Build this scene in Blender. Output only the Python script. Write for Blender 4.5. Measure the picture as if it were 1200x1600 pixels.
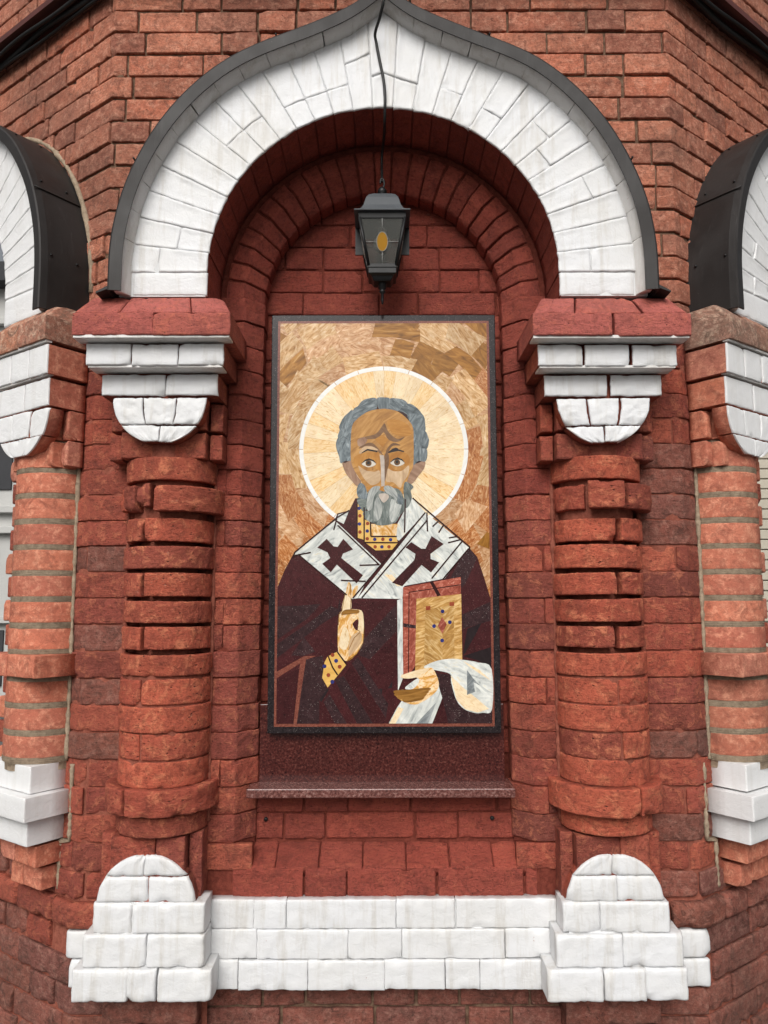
import bpy, bmesh, math, random
from mathutils import Vector, noise
R = math.radians
for o in list(bpy.data.objects): bpy.data.objects.remove(o)
scene = bpy.context.scene
COL = scene.collection
random.seed(7)

# ------------------------------------------------------------------ camera, sky, sun, exposure
F, TH, EYE, DCAM = 1200.0, math.atan(.112), 1.5, 2.25
cam = bpy.data.cameras.new("camera"); camo = bpy.data.objects.new("camera", cam); COL.objects.link(camo)
cam.sensor_fit = 'VERTICAL'; cam.sensor_height = 24.0; cam.lens = 24.0 * F / 1600.0
cam.clip_start = .05; cam.clip_end = 600
camo.location = (0, -DCAM, EYE); camo.rotation_euler = (R(90) + TH, R(0.12), 0)
scene.camera = camo

SUN_EL, SUN_AZ = 40, -11            # degrees; azimuth measured from straight behind the camera, minus = from the left
world = bpy.data.worlds.new("World"); scene.world = world; world.use_nodes = True
wn = world.node_tree.nodes; wl = world.node_tree.links
sky = wn.new('ShaderNodeTexSky'); sky.sky_type = 'NISHITA'; sky.sun_disc = False
sky.sun_elevation = R(SUN_EL); sky.sun_rotation = R(180 - SUN_AZ); sky.air_density = 1.0; sky.dust_density = 6.0; sky.ozone_density = .6
wn['Background'].inputs['Strength'].default_value = .065
hs = wn.new('ShaderNodeHueSaturation'); hs.inputs['Saturation'].default_value = .22
wl.new(sky.outputs[0], hs.inputs['Color']); wl.new(hs.outputs[0], wn['Background'].inputs['Color'])
sun = bpy.data.lights.new("sun", 'SUN'); suno = bpy.data.objects.new("sun", sun); COL.objects.link(suno)
sun.energy = 1.5; sun.angle = R(40); sun.color = (1, .97, .93)
suno.rotation_euler = (R(90 - SUN_EL), 0, R(SUN_AZ)); suno.location = (0, -6, 8)
scene.view_settings.view_transform = 'Standard'; scene.view_settings.look = 'None'
scene.view_settings.exposure = 0.54; scene.view_settings.gamma = 1.0

# ------------------------------------------------------------------ helpers
def at(px, py, d):
    """photo pixel -> (X, Z) on the vertical plane at horizontal distance d from the camera"""
    x = (px - 600) / F; y = (800 - py) / F
    fy = math.cos(TH) - y * math.sin(TH); fz = math.sin(TH) + y * math.cos(TH)
    return x * d / fy, EYE + fz * d / fy

def tag(o, label, cat, group=None, kind=None):
    if label: o['label'] = label
    if cat: o['category'] = cat
    if group: o['group'] = group
    if kind: o['kind'] = kind
    return o

def empty(name, loc=(0, 0, 0), parent=None):
    o = bpy.data.objects.new(name, None); COL.objects.link(o); o.location = loc; o.empty_display_size = .1
    if parent: o.parent = parent
    return o

def mk(name, verts, faces, mats, mi=None, uvs=None, parent=None, smooth=True, center=False, recalc=True):
    if not isinstance(mats, (list, tuple)): mats = [mats]
    c = Vector((0, 0, 0))
    if center:
        xs = [v[0] for v in verts]; ys = [v[1] for v in verts]; zs = [v[2] for v in verts]
        c = Vector(((min(xs) + max(xs)) / 2, (min(ys) + max(ys)) / 2, (min(zs) + max(zs)) / 2))
    me = bpy.data.meshes.new(name)
    me.from_pydata([(v[0] - c.x, v[1] - c.y, v[2] - c.z) for v in verts], [], faces)
    for m in mats: me.materials.append(m)
    if mi: me.polygons.foreach_set('material_index', mi)
    if uvs:
        uv = me.uv_layers.new(name='UVMap'); flat = []
        for l in me.loops: flat += uvs[l.vertex_index]
        uv.data.foreach_set('uv', flat)
    if recalc:
        bm = bmesh.new(); bm.from_mesh(me); bmesh.ops.recalc_face_normals(bm, faces=bm.faces[:]); bm.to_mesh(me); bm.free()
    if smooth: me.polygons.foreach_set('use_smooth', [True] * len(me.polygons))
    me.update()
    o = bpy.data.objects.new(name, me); COL.objects.link(o); o.location = c
    if parent: o.parent = parent
    return o

def smoothstep(x): x = max(0, min(1, x)); return x * x * (3 - 2 * x)

def samples(a, b, bev, cell, extra=()):
    L = b - a; bev = min(bev, L * .3)
    n = max(2, int(round((L - 2 * bev) / cell)))
    p = [a, a + .35 * bev, a + bev] + [a + bev + (L - 2 * bev) * i / n for i in range(1, n)] + [b - bev, b - .35 * bev, b]
    for e in extra:
        if a + .012 < e < b - .012:
            p = [q for q in p if abs(q - e) > .007] + [e - .004, e, e + .004]
    return sorted(p)

SEED = [0]
def blk(parent, name, fn, s0, s1, z0, z1, n=0., depth=.05, mat=None, side=None, bev=.005, rough=.0012, cell=.011,
        chips=2, chipd=.006, nd=1, extra=(), jit=.0015, tilt=0., label=None, ridge=0.):
    """one brick: front sheet s0..s1 x z0..z1 at height n, rounded, chipped and uneven, with its sides, mapped by fn(s,z,n)"""
    SEED[0] += 1; rg = random.Random(SEED[0] * 7919); off = Vector((rg.uniform(-50, 50), rg.uniform(-50, 50), rg.uniform(-50, 50)))
    S = samples(s0, s1, bev, cell, extra); Z = samples(z0, z1, bev, cell)
    ns, nz = len(S), len(Z)
    ch = []
    for _ in range(chips):
        e = rg.random(); r = rg.uniform(.008, .026)
        if e < .4: ch.append((rg.uniform(s0, s1), z0, r, rg.uniform(.3, 1) * chipd))
        elif e < .7: ch.append((rg.uniform(s0, s1), z1, r, rg.uniform(.3, 1) * chipd))
        else: ch.append((rg.choice((s0, s1)), rg.choice((z0, z1)), r * 1.2, rg.uniform(.5, 1.3) * chipd))
    ds, dz = rg.uniform(-jit, jit), rg.uniform(-jit, jit)
    tl = rg.uniform(-1, 1) * tilt
    def pt(s, z):
        e1 = min(s - s0, s1 - s); e2 = min(z - z0, z1 - z)
        dn = 0
        for e in (e1, e2):
            if e < bev: q = 1 - e / bev; dn -= (min(bev, .0016) if ridge else bev) * (1 - math.sqrt(max(0, 1 - q * q))) * .75
        nv = Vector((s, z, 0)) + off
        if ridge:
            e = min(e1, e2); dn += ridge * (1 + 1.5 * noise.noise(nv * 28)) * max(0, 1 - abs(e - .003) / .004)
        e = min(e1, e2); w = math.exp(-max(e, 0) / .006)
        dn += rough * (1 - .75 * w) * (noise.noise(nv * 30) * .9 + noise.noise(nv * 95) * .8 + noise.noise(nv * 220) * .6)
        for (cs, cz, r, d) in ch:
            q = math.hypot(s - cs, (z - cz) * 1.3) / r + .35 * noise.noise(nv * 130)
            if q < 1: dn -= d * smoothstep(1 - q) * 1.4
        ej = min(rough, .0011)
        js = (noise.noise(nv * 60 + Vector((9, 0, 0))) + .7 * noise.noise(nv * 170 + Vector((9, 0, 0)))) * ej * 1.3 * w
        jz = (noise.noise(nv * 60 + Vector((0, 9, 0))) + .7 * noise.noise(nv * 170 + Vector((0, 9, 0)))) * ej * 1.3 * w
        return s + js, z + jz + tl * (s - (s0 + s1) / 2), dn
    V = []; U = []; FC = []; MI = []; P = {}
    for i, s in enumerate(S):
        for j, z in enumerate(Z):
            a, b, dn = pt(s, z); P[i, j] = (a, b, dn)
            V.append(fn(a + ds, b + dz, n + dn)); U.append((s, z))
    for i in range(ns - 1):
        for j in range(nz - 1):
            q = i * nz + j; FC.append((q, q + nz, q + nz + 1, q + 1)); MI.append(0)
    loop = [(i, 0) for i in range(ns - 1)] + [(ns - 1, j) for j in range(nz - 1)] + [(i, nz - 1) for i in range(ns - 1, 0, -1)] + [(0, j) for j in range(nz - 1, 0, -1)]
    prev = [i * nz + j for i, j in loop]; m = len(loop)
    depths = [min(.004, depth * .2)] + [depth * (k + 1) / nd for k in range(nd)]
    for k, dd in enumerate(depths):
        cur = []
        for (i, j) in loop:
            a, b, dn = P[i, j]; nv = Vector((a, b, dd)) + off
            o1 = -1 if i == 0 else (1 if i == ns - 1 else 0); o2 = -1 if j == 0 else (1 if j == nz - 1 else 0)
            w = min(rough, .0014) * (noise.noise(nv * 40) + .6 * noise.noise(nv * 110)) * .8
            V.append(fn(a + ds + o1 * w, b + dz + o2 * w, n + min(dn, 0) * (0 if dd > .02 else 1) - dd)); U.append((a + o1 * dd, b + o2 * dd)); cur.append(len(V) - 1)
        for q in range(m):
            FC.append((prev[q], prev[(q + 1) % m], cur[(q + 1) % m], cur[q])); MI.append(1 if (side and k > 0) else 0)
        prev = cur
    FC.append(tuple(prev)); MI.append(1 if side else 0)
    o = mk(name, V, FC, [mat, side] if side else [mat], MI if side else None, U, parent, center=True)
    if label: o['label'] = label
    return o

def grid(name, fn, us, vs, mat, parent=None, uvs=True, kind=None):
    V = []; U = []; FC = []
    for u in us:
        for v in vs: V.append(fn(u, v)); U.append((u, v))
    nv = len(vs)
    for i in range(len(us) - 1):
        for j in range(nv - 1):
            q = i * nv + j; FC.append((q, q + nv, q + nv + 1, q + 1))
    return mk(name, V, FC, mat, None, U, parent, recalc=True)

def lin(a, b, n): return [a + (b - a) * i / n for i in range(n + 1)]

def box(x0, x1, y0, y1, z0, z1):
    v = [(x, y, z) for x in (x0, x1) for y in (y0, y1) for z in (z0, z1)]
    f = [(0, 1, 3, 2), (4, 6, 7, 5), (0, 4, 5, 1), (2, 3, 7, 6), (0, 2, 6, 4), (1, 5, 7, 3)]
    return v, f

def bbox(name, x0, x1, y0, y1, z0, z1, mat, parent=None, bev=.003, rot=None):
    v, f = box(x0, x1, y0, y1, z0, z1)
    me = bpy.data.meshes.new(name); me.from_pydata(v, [], f); me.materials.append(mat)
    bm = bmesh.new(); bm.from_mesh(me); bmesh.ops.recalc_face_normals(bm, faces=bm.faces[:])
    if bev: bmesh.ops.bevel(bm, geom=bm.edges[:], offset=bev, segments=2, affect='EDGES', profile=.5)
    bm.to_mesh(me); bm.free()
    o = bpy.data.objects.new(name, me); COL.objects.link(o)
    if parent: o.parent = parent
    return o

def tube(name, pts, r, mat, parent=None, seg=8, closed=False, rv=None):
    pts = [Vector(p) for p in pts]; V = []; FC = []; up = Vector((0.13, .2, 1)).normalized()
    for i, p in enumerate(pts):
        t = (pts[min(i + 1, len(pts) - 1)] - pts[max(i - 1, 0)]).normalized()
        a = t.cross(up)
        if a.length < .05: a = t.cross(Vector((1, 0, 0)))
        a.normalize(); b = t.cross(a).normalized(); rr = rv[i] if rv else r
        for k in range(seg):
            w = 2 * math.pi * k / seg; V.append(p + a * math.cos(w) * rr + b * math.sin(w) * rr)
    for i in range(len(pts) - 1):
        for k in range(seg): FC.append((i * seg + k, i * seg + (k + 1) % seg, (i + 1) * seg + (k + 1) % seg, (i + 1) * seg + k))
    FC.append(tuple(range(seg))); FC.append(tuple(range((len(pts) - 1) * seg, len(pts) * seg)))
    return mk(name, V, FC, mat, parent=parent)

def spline(pts, n=8):
    P = [Vector(p) for p in pts]; out = []
    for i in range(len(P) - 1):
        p0 = P[max(i - 1, 0)]; p1 = P[i]; p2 = P[i + 1]; p3 = P[min(i + 2, len(P) - 1)]
        for k in range(n):
            t = k / n
            out.append(.5 * ((2 * p1) + (p2 - p0) * t + (2 * p0 - 5 * p1 + 4 * p2 - p3) * t * t + (3 * p1 - p0 - 3 * p2 + p3) * t ** 3))
    out.append(P[-1]); return out

# plan mappings --------------------------------------------------
class Poly:
    """polyline in plan; s runs along it, n is outward (towards the viewer)"""
    def __init__(self, pts, s0):
        self.p = [Vector((a, b)) for a, b in pts]; self.cum = [s0]
        for i in range(len(pts) - 1): self.cum.append(self.cum[-1] + (self.p[i + 1] - self.p[i]).length)
        self.d = [(self.p[i + 1] - self.p[i]).normalized() for i in range(len(pts) - 1)]
        self.nn = [Vector((d.y, -d.x)) for d in self.d]
    def corners(self): return self.cum[1:-1]
    def __call__(self, s, z, n):
        k = 0
        while k < len(self.d) - 1 and s > self.cum[k + 1]: k += 1
        nrm = self.nn[k]
        for c in (k, k + 1):
            if 0 < c < len(self.d) and abs(s - self.cum[c]) < .0025:
                a, b = self.nn[c - 1], self.nn[c]; m = a + b; m = m / (m.length * m.normalized().dot(a)); nrm = m * 1.0
        q = self.p[k] + self.d[k] * (s - self.cum[k]) + nrm * n
        return Vector((q.x, q.y, z))

class Face:
    """flat face: local x to the right of the bay centre, n outward"""
    def __init__(self, ox, oy, ang):        # ang: rotation about z
        self.o = Vector((ox, oy)); self.d = Vector((math.cos(ang), math.sin(ang))); self.n = Vector((self.d.y, -self.d.x))
    def __call__(self, x, z, n):
        q = self.o + self.d * x + self.n * n
        return Vector((q.x, q.y, z))

# ------------------------------------------------------------------ materials
def newmat(name):
    m = bpy.data.materials.new(name); m.use_nodes = True
    return m, m.node_tree.nodes, m.node_tree.links, m.node_tree.nodes['Principled BSDF']

class N:
    def __init__(self, nt): self.n = nt.nodes; self.l = nt.links
    def add(self, t, **kw):
        x = self.n.new(t)
        for k, v in kw.items(): setattr(x, k, v)
        return x
    def set(self, sock, v):
        if hasattr(v, 'is_output') or isinstance(v, bpy.types.NodeSocket): self.l.new(v, sock)
        else: sock.default_value = v
    def noise(self, vec, scale, detail=4, rough=.55, dist=0, dim='3D'):
        x = self.add('ShaderNodeTexNoise'); x.noise_dimensions = dim
        self.set(x.inputs['Vector'], vec); x.inputs['Scale'].default_value = scale; x.inputs['Detail'].default_value = detail
        x.inputs['Roughness'].default_value = rough; x.inputs['Distortion'].default_value = dist
        return x.outputs['Fac']
    def voro(self, vec, scale, feature='F1', out='Distance'):
        x = self.add('ShaderNodeTexVoronoi'); x.feature = feature; self.set(x.inputs['Vector'], vec); x.inputs['Scale'].default_value = scale
        return x.outputs[out]
    def math(self, op, a, b=0.):
        x = self.add('ShaderNodeMath', operation=op); self.set(x.inputs[0], a); self.set(x.inputs[1], b); return x.outputs[0]
    def vmath(self, op, a, b):
        x = self.add('ShaderNodeVectorMath', operation=op); self.set(x.inputs[0], a); self.set(x.inputs[1], b); return x.outputs[0]
    def ramp(self, fac, stops, interp='LINEAR'):
        x = self.add('ShaderNodeValToRGB'); e = x.color_ramp.elements; x.color_ramp.interpolation = interp
        while len(e) < len(stops): e.new(.5)
        for k, (p, c) in enumerate(stops):
            e[k].position = p; e[k].color = (c, c, c, 1) if isinstance(c, (int, float)) else (*c, 1)
        self.set(x.inputs[0], fac); return x.outputs[0]
    def mix(self, fac, a, b, mode='MIX'):
        x = self.add('ShaderNodeMix', data_type='RGBA', blend_type=mode); x.clamp_factor = True
        self.set(x.inputs[0], fac)
        for s, v in ((x.inputs[6], a), (x.inputs[7], b)):
            if isinstance(v, tuple): v = (*v, 1) if len(v) == 3 else v
            self.set(s, v)
        return x.outputs[2]
    def bump(self, h, strength=.5, dist=.003, normal=None):
        x = self.add('ShaderNodeBump'); self.set(x.inputs['Height'], h); x.inputs['Strength'].default_value = strength; x.inputs['Distance'].default_value = dist
        if normal: self.set(x.inputs['Normal'], normal)
        return x.outputs[0]
    def brickvec(self, sx=1., sz=1.):
        tc = self.add('ShaderNodeTexCoord'); oi = self.add('ShaderNodeObjectInfo')
        c = self.add('ShaderNodeCombineXYZ')
        for k, f in enumerate((37., 91., 53.)): self.l.new(self.math('MULTIPLY', oi.outputs['Random'], f), c.inputs[k])
        v = self.vmath('ADD', tc.outputs['UV'], c.outputs[0])
        return v, oi.outputs['Random']
    def stretch(self, v, x, y, z=1.): return self.vmath('MULTIPLY', v, (x, y, z))

def srgb(r, g, b):
    f = lambda c: c / 12.92 if c <= .04045 else ((c + .055) / 1.055) ** 2.4
    return tuple(f(x / 255.) for x in (r, g, b))

def ds(c, f=.16, v=1.74):
    """slightly duller version of a colour"""
    l = .3 * c[0] + .5 * c[1] + .2 * c[2]; return tuple((x + (l - x) * f) * v for x in c)

def brick_material(name, cols, dark, light, rough=.85, lightamt=.25, pits=.6, bumpd=.006, streak=.5, spec=.25, soot=.34, dull=.12, grain=.9):
    m, nn, ll, bs = newmat(name); n = N(m.node_tree)
    cols = [ds(c, dull) for c in cols]; dark = ds(dark, dull); light = ds(light, dull)
    v, rnd = n.brickvec(); pos = n.add('ShaderNodeNewGeometry').outputs['Position']
    base = n.ramp(rnd, [(k / (len(cols) - 1), c) for k, c in enumerate(cols)])
    big = n.noise(v, 9, 4, .65); mid = n.noise(v, 42, 7, .72); grit = n.noise(v, 120, 6, .8); fine = n.noise(v, 330, 4, .75)
    drag = n.noise(n.stretch(v, 18, 95), 1., 6, .7, 1.2)
    c = n.mix(n.ramp(big, [(.38, 0), (.7, .55)]), base, dark)
    c = n.mix(n.ramp(mid, [(.48, 0), (.66, lightamt * 1.3)]), c, light)
    c = n.mix(n.ramp(n.noise(v, 24, 6, .75, 1.), [(.36, .75), (.5, 0)]), c, tuple(x * .62 for x in dark))
    c = n.mix(n.ramp(drag, [(.3, .6), (.47, 0)]), c, tuple(x * .8 for x in dark))
    c = n.mix(n.ramp(grit, [(.32, .8 * grain), (.52, 0)]), c, tuple(x * .5 for x in dark))
    c = n.mix(n.ramp(fine, [(.56, 0), (.72, .5 * grain)]), c, light)
    pit = n.ramp(n.voro(v, 75), [(.05, 1.), (.17, 0)])
    pitm = n.math('MULTIPLY', pit, n.ramp(n.noise(v, 30, 2), [(.5, 0), (.62, 1)]))
    c = n.mix(n.math('MULTIPLY', pitm, pits), c, tuple(x * .15 for x in dark))
    c = n.mix(n.ramp(n.noise(v, 75, 8, .85), [(.66, 0), (.73, lightamt * 2.2)]), c, srgb(206, 184, 164))
    s = n.noise(pos, 2.3, 6, .62)
    c = n.mix(n.ramp(s, [(.44, 0), (.7, soot)]), c, (.075, .052, .042))
    h = n.math('ADD', n.math('MULTIPLY', drag, streak), n.math('ADD', n.math('MULTIPLY', mid, .7), n.math('ADD', n.math('MULTIPLY', grit, .8), n.math('MULTIPLY', fine, .12))))
    h = n.math('SUBTRACT', h, n.math('MULTIPLY', pitm, .7))
    ll.new(c, bs.inputs['Base Color']); ll.new(n.bump(h, 1., bumpd), bs.inputs['Normal'])
    ll.new(n.ramp(mid, [(.3, rough + .06), (.7, rough - .1)]), bs.inputs['Roughness']); bs.inputs['Specular IOR Level'].default_value = spec
    return m

def paint_red(name, cols, under, worn=.5, rough=.6, dull=.04, pitscale=85):
    """dull red paint over brick, scuffed through in places"""
    m, nn, ll, bs = newmat(name); n = N(m.node_tree)
    cols = [ds(c, dull) for c in cols]; under = ds(under, dull)
    v, rnd = n.brickvec(); pos = n.add('ShaderNodeNewGeometry').outputs['Position']
    base = n.ramp(rnd, [((k / (len(cols) - 1)), c) for k, c in enumerate(cols)])
    big = n.noise(pos, 3.1, 6, .68); mid = n.noise(v, 30, 7, .74, .6); grit = n.noise(v, 110, 6, .8); fine = n.noise(v, 300, 4, .75)
    drag = n.noise(n.stretch(v, 22, 80), 1., 6, .72, 1.5)
    c = n.mix(n.ramp(big, [(.33, .4), (.55, 0)]), base, tuple(x * .55 for x in cols[0]))
    c = n.mix(n.ramp(mid, [(.51, 0), (.62, worn * 1.2)]), c, under)
    c = n.mix(n.ramp(n.noise(v, 17, 6, .75, 1.), [(.36, .7), (.5, 0)]), c, tuple(x * .6 for x in cols[0]))
    c = n.mix(n.ramp(drag, [(.3, .7), (.45, 0)]), c, tuple(x * .45 for x in cols[0]))
    c = n.mix(n.ramp(grit, [(.32, .8), (.5, 0)]), c, tuple(x * .4 for x in cols[0]))
    c = n.mix(n.ramp(fine, [(.57, 0), (.74, .5)]), c, under)
    c = n.mix(n.math('MULTIPLY', n.ramp(n.noise(v, 58, 8, .82), [(.6, 0), (.66, 1)]), n.ramp(big, [(.46, 0), (.62, worn * 1.1)])), c, srgb(196, 150, 126))
    pit = n.ramp(n.voro(n.vmath('ADD', n.stretch(v, 1., 1.7), n.vmath('MULTIPLY', n.add('ShaderNodeTexNoise').outputs['Color'], (0, 0, 0))), pitscale), [(.05, 1.), (.2, 0)])
    pitm = n.math('MULTIPLY', pit, n.ramp(n.noise(v, 26, 2), [(.47, 0), (.58, 1)]))
    c = n.mix(n.math('MULTIPLY', pitm, .92), c, (.025, .012, .01))
    h = n.math('ADD', n.math('MULTIPLY', drag, .55), n.math('ADD', n.math('MULTIPLY', mid, 1.), n.math('ADD', n.math('MULTIPLY', grit, .8), n.math('MULTIPLY', fine, .1))))
    h = n.math('SUBTRACT', h, n.math('MULTIPLY', pitm, .6))
    ll.new(c, bs.inputs['Base Color']); ll.new(n.bump(h, 1., .0075), bs.inputs['Normal'])
    ll.new(n.ramp(mid, [(.3, rough - .08), (.7, rough + .15)]), bs.inputs['Roughness']); bs.inputs['Specular IOR Level'].default_value = .35
    return m

def paint_white(name, col=(.80, .80, .81), dirt=.35):
    m, nn, ll, bs = newmat(name); n = N(m.node_tree)
    v, rnd = n.brickvec(); pos = n.add('ShaderNodeNewGeometry').outputs['Position']
    big = n.noise(pos, 4.2, 5, .6); mid = n.noise(v, 34, 5, .62, .8); fine = n.noise(v, 150, 4, .65)
    drag = n.noise(n.stretch(v, 22, 40), 1., 5, .65, 2.0)
    c = n.mix(n.ramp(big, [(.4, 0), (.72, dirt)]), col, (.60, .585, .54))
    c = n.mix(n.ramp(n.noise(n.stretch(pos, 26, 26, 3), 1., 5, .7), [(.5, 0), (.64, dirt * 1.2)]), c, (.50, .475, .43))
    c = n.mix(n.ramp(n.noise(v, 70, 6, .8), [(.66, 0), (.74, dirt * 1.3)]), c, (.42, .38, .33))
    c = n.mix(n.ramp(n.noise(v, 190, 3, .8), [(.74, 0), (.78, dirt * 1.5)]), c, (.08, .07, .06))
    c = n.mix(n.math('MULTIPLY', n.ramp(n.noise(pos, 46, 7, .8), [(.665, 0), (.69, 1)]), n.ramp(n.noise(pos, 5, 2), [(.5, 0), (.58, min(1, dirt * 2))])), c, srgb(150, 92, 76))
    h = n.math('ADD', n.math('MULTIPLY', drag, .6), n.math('ADD', n.math('MULTIPLY', mid, .9), n.math('MULTIPLY', fine, .18)))
    ll.new(c, bs.inputs['Base Color']); ll.new(n.bump(h, .55, .003), bs.inputs['Normal'])
    bs.inputs['Roughness'].default_value = .5; bs.inputs['Specular IOR Level'].default_value = .4
    return m

def mortar(name, a, b, bumpd=.004, scale=60):
    m, nn, ll, bs = newmat(name); n = N(m.node_tree)
    pos = n.add('ShaderNodeNewGeometry').outputs['Position']
    f = n.noise(pos, scale, 6, .7); g = n.noise(pos, 5, 4, .6); h = n.noise(pos, 320, 3, .7)
    c = n.mix(n.ramp(f, [(.35, 0), (.65, 1)]), a, b)
    c = n.mix(n.ramp(g, [(.5, 0), (.7, .5)]), c, tuple(x * .55 for x in a))
    ll.new(c, bs.inputs['Base Color']); ll.new(n.bump(n.math('ADD', f, n.math('MULTIPLY', h, .5)), .9, bumpd), bs.inputs['Normal'])
    bs.inputs['Roughness'].default_value = .95; bs.inputs['Specular IOR Level'].default_value = .1
    return m

M = {}
M['brick'] = brick_material('weathered_brick', [srgb(146, 78, 50), srgb(172, 98, 66), srgb(128, 70, 50), srgb(170, 88, 54), srgb(152, 92, 68)], srgb(112, 60, 42), srgb(194, 136, 106), rough=.9, lightamt=.4, dull=.2, soot=.5)
M['orange'] = brick_material('orange_brick', [srgb(160, 78, 44), srgb(170, 88, 54), srgb(150, 72, 48), srgb(174, 90, 52), srgb(160, 90, 68)], srgb(148, 70, 44), srgb(208, 140, 100), rough=.8, pits=.12, streak=.2, bumpd=.0025, lightamt=.4, soot=.34, dull=.24, grain=.6)
M['capside'] = brick_material('weathered_cap_brick', [srgb(150, 92, 70), srgb(134, 96, 80), srgb(160, 96, 66), srgb(124, 88, 74)], srgb(92, 72, 60), srgb(186, 160, 136), rough=.85, pits=.2, streak=.2, bumpd=.003, lightamt=.5, soot=.5)
M['dull'] = brick_material('dull_brick', [srgb(112, 60, 48), srgb(128, 70, 56), srgb(104, 60, 52), srgb(122, 66, 50)], srgb(78, 46, 38), srgb(160, 120, 104), rough=.92, soot=.5)
M['red'] = paint_red('red_painted_brick', [srgb(106, 49, 39), srgb(148, 74, 55), srgb(134, 62, 47), srgb(118, 57, 47), srgb(142, 66, 48), srgb(100, 51, 43)], srgb(164, 98, 70), worn=.45)
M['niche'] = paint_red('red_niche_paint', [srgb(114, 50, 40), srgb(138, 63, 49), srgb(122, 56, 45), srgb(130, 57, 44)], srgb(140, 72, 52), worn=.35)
M['column'] = paint_red('column_brick_paint', [srgb(124, 56, 42), srgb(158, 76, 54), srgb(140, 63, 46), srgb(116, 56, 44), srgb(150, 70, 48)], srgb(174, 104, 74), worn=.6, rough=.75, pitscale=48)
M['capred'] = paint_red('cap_paint', [srgb(146, 74, 66), srgb(152, 80, 72), srgb(148, 76, 64)], srgb(176, 98, 72), worn=.3)
M['white'] = paint_white('white_paint', (.69, .70, .715), .42)
M['white2'] = paint_white('clean_white_paint', (.74, .745, .75), .15)
M['grime'] = paint_white('grey_white_moulding_paint', (.70, .69, .675), .5)
M['mort_dark'] = mortar('dark_mortar', srgb(128, 104, 86), srgb(84, 62, 50))
M['mort_red'] = mortar('painted_red_mortar', srgb(158, 96, 80), srgb(122, 68, 55))
M['mort_niche'] = mortar('niche_mortar', srgb(128, 66, 54), srgb(96, 46, 38))
M['mort_grey'] = mortar('grey_mortar', srgb(176, 158, 136), srgb(134, 118, 100))
M['mort_white'] = mortar('white_painted_mortar', (.72, .73, .74), (.66, .67, .67), .002, 30)

def metal_paint(name, a, b, rough=.5, scr=.5):
    m, nn, ll, bs = newmat(name); n = N(m.node_tree)
    pos = n.add('ShaderNodeNewGeometry').outputs['Position']
    f = n.noise(pos, 6, 5, .6); g = n.noise(n.stretch(pos, 60, 60, 7), 1., 6, .7); k = n.noise(pos, 90, 5, .7)
    c = n.mix(n.ramp(f, [(.35, 0), (.7, 1)]), a, b)
    c = n.mix(n.ramp(g, [(.58, 0), (.78, scr)]), c, tuple(min(1, x * 2.6 + .03) for x in a))
    c = n.mix(n.ramp(k, [(.68, 0), (.76, scr * .8)]), c, (.30, .29, .27))
    ll.new(c, bs.inputs['Base Color']); ll.new(n.bump(n.math('ADD', n.noise(pos, 3, 3), n.math('MULTIPLY', g, .1)), .35, .02), bs.inputs['Normal'])
    ll.new(n.ramp(f, [(.3, rough - .1), (.7, rough + .12)]), bs.inputs['Roughness']); bs.inputs['Specular IOR Level'].default_value = .3
    return m
M['hood'] = metal_paint('dark_sheet_metal', srgb(36, 33, 32), srgb(46, 43, 42), .5, .35)
M['hood2'] = metal_paint('brown_drip_edge', srgb(74, 66, 60), srgb(88, 80, 74), .45, .2)
M['lamp'] = metal_paint('black_lantern_metal', srgb(18, 18, 19), srgb(28, 29, 30), .4, .3)
M['lamproof'] = metal_paint('grey_lantern_roof', srgb(62, 66, 70), srgb(78, 82, 86), .5, .5)
M['cable'] = metal_paint('black_cable', (.012, .012, .012), (.02, .02, .02), .4, .2)
M['pipe'] = metal_paint('dark_red_metal', srgb(84, 40, 34), srgb(66, 34, 30), .5, .3)

# ------------------------------------------------------------------ the place: ground
C = .076
def row(k): return EYE + k * C
def ground_mat():
    m, nn, ll, bs = newmat('asphalt'); n = N(m.node_tree)
    pos = n.add('ShaderNodeNewGeometry').outputs['Position']
    c = n.mix(n.noise(pos, 140, 5, .7), (.09, .088, .085), (.15, .145, .14)); c = n.mix(n.ramp(n.noise(pos, 1.2, 4), [(.45, 0), (.7, .6)]), c, (.12, .115, .11))
    ll.new(c, bs.inputs['Base Color']); ll.new(n.bump(n.noise(pos, 160, 4), .8, .006), bs.inputs['Normal']); bs.inputs['Roughness'].default_value = .95
    return m
g = mk('ground', [(-150, -150, 0), (150, -150, 0), (150, 150, 0), (-150, 150, 0)], [(0, 1, 2, 3)], ground_mat(), smooth=False)
tag(g, 'grey asphalt ground around the brick building', 'ground', kind='structure')

# ------------------------------------------------------------------ the brick building
tower = empty('brick_church'); tag(tower, 'red brick church porch with white arches, columns and an icon niche', 'building')
PL, PR = 35.5, 37.0                                   # how far the side faces turn away
def polyplan(xl, xr, y, ll_=2.2, lr_=2.2):
    a, b = R(PL), R(PR)
    return Poly([(xl - ll_ * math.cos(a), y + ll_ * math.sin(a)), (xl, y), (xr, y), (xr + lr_ * math.cos(b), y + lr_ * math.sin(b))], xl - ll_)
XL, XR = -.866, .888
UP = polyplan(-.868, .918, .05)                       # upper wall
LO = polyplan(XL, XR, 0.)                             # lower wall
SOC = polyplan(XL, XR, -.003)           # socle, a little proud
HALF = .8675                                          # bay half width on the side faces
faceC = Face(0, 0, 0)
faceL = Face(XL - HALF * math.cos(R(PL)), HALF * math.sin(R(PL)), -R(PL))
faceR = Face(XR + HALF * math.cos(R(PR)), HALF * math.sin(R(PR)), R(PR))
ZC, R1 = 2.406, .4925

def ogee(base, th, tip=.084, w=6.0, dip=.015):
    d = abs(math.degrees(th))
    return base - dip * math.exp(-((d - 21) / 12.) ** 2) + tip * math.exp(-(d / w) ** 1.15)

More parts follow.
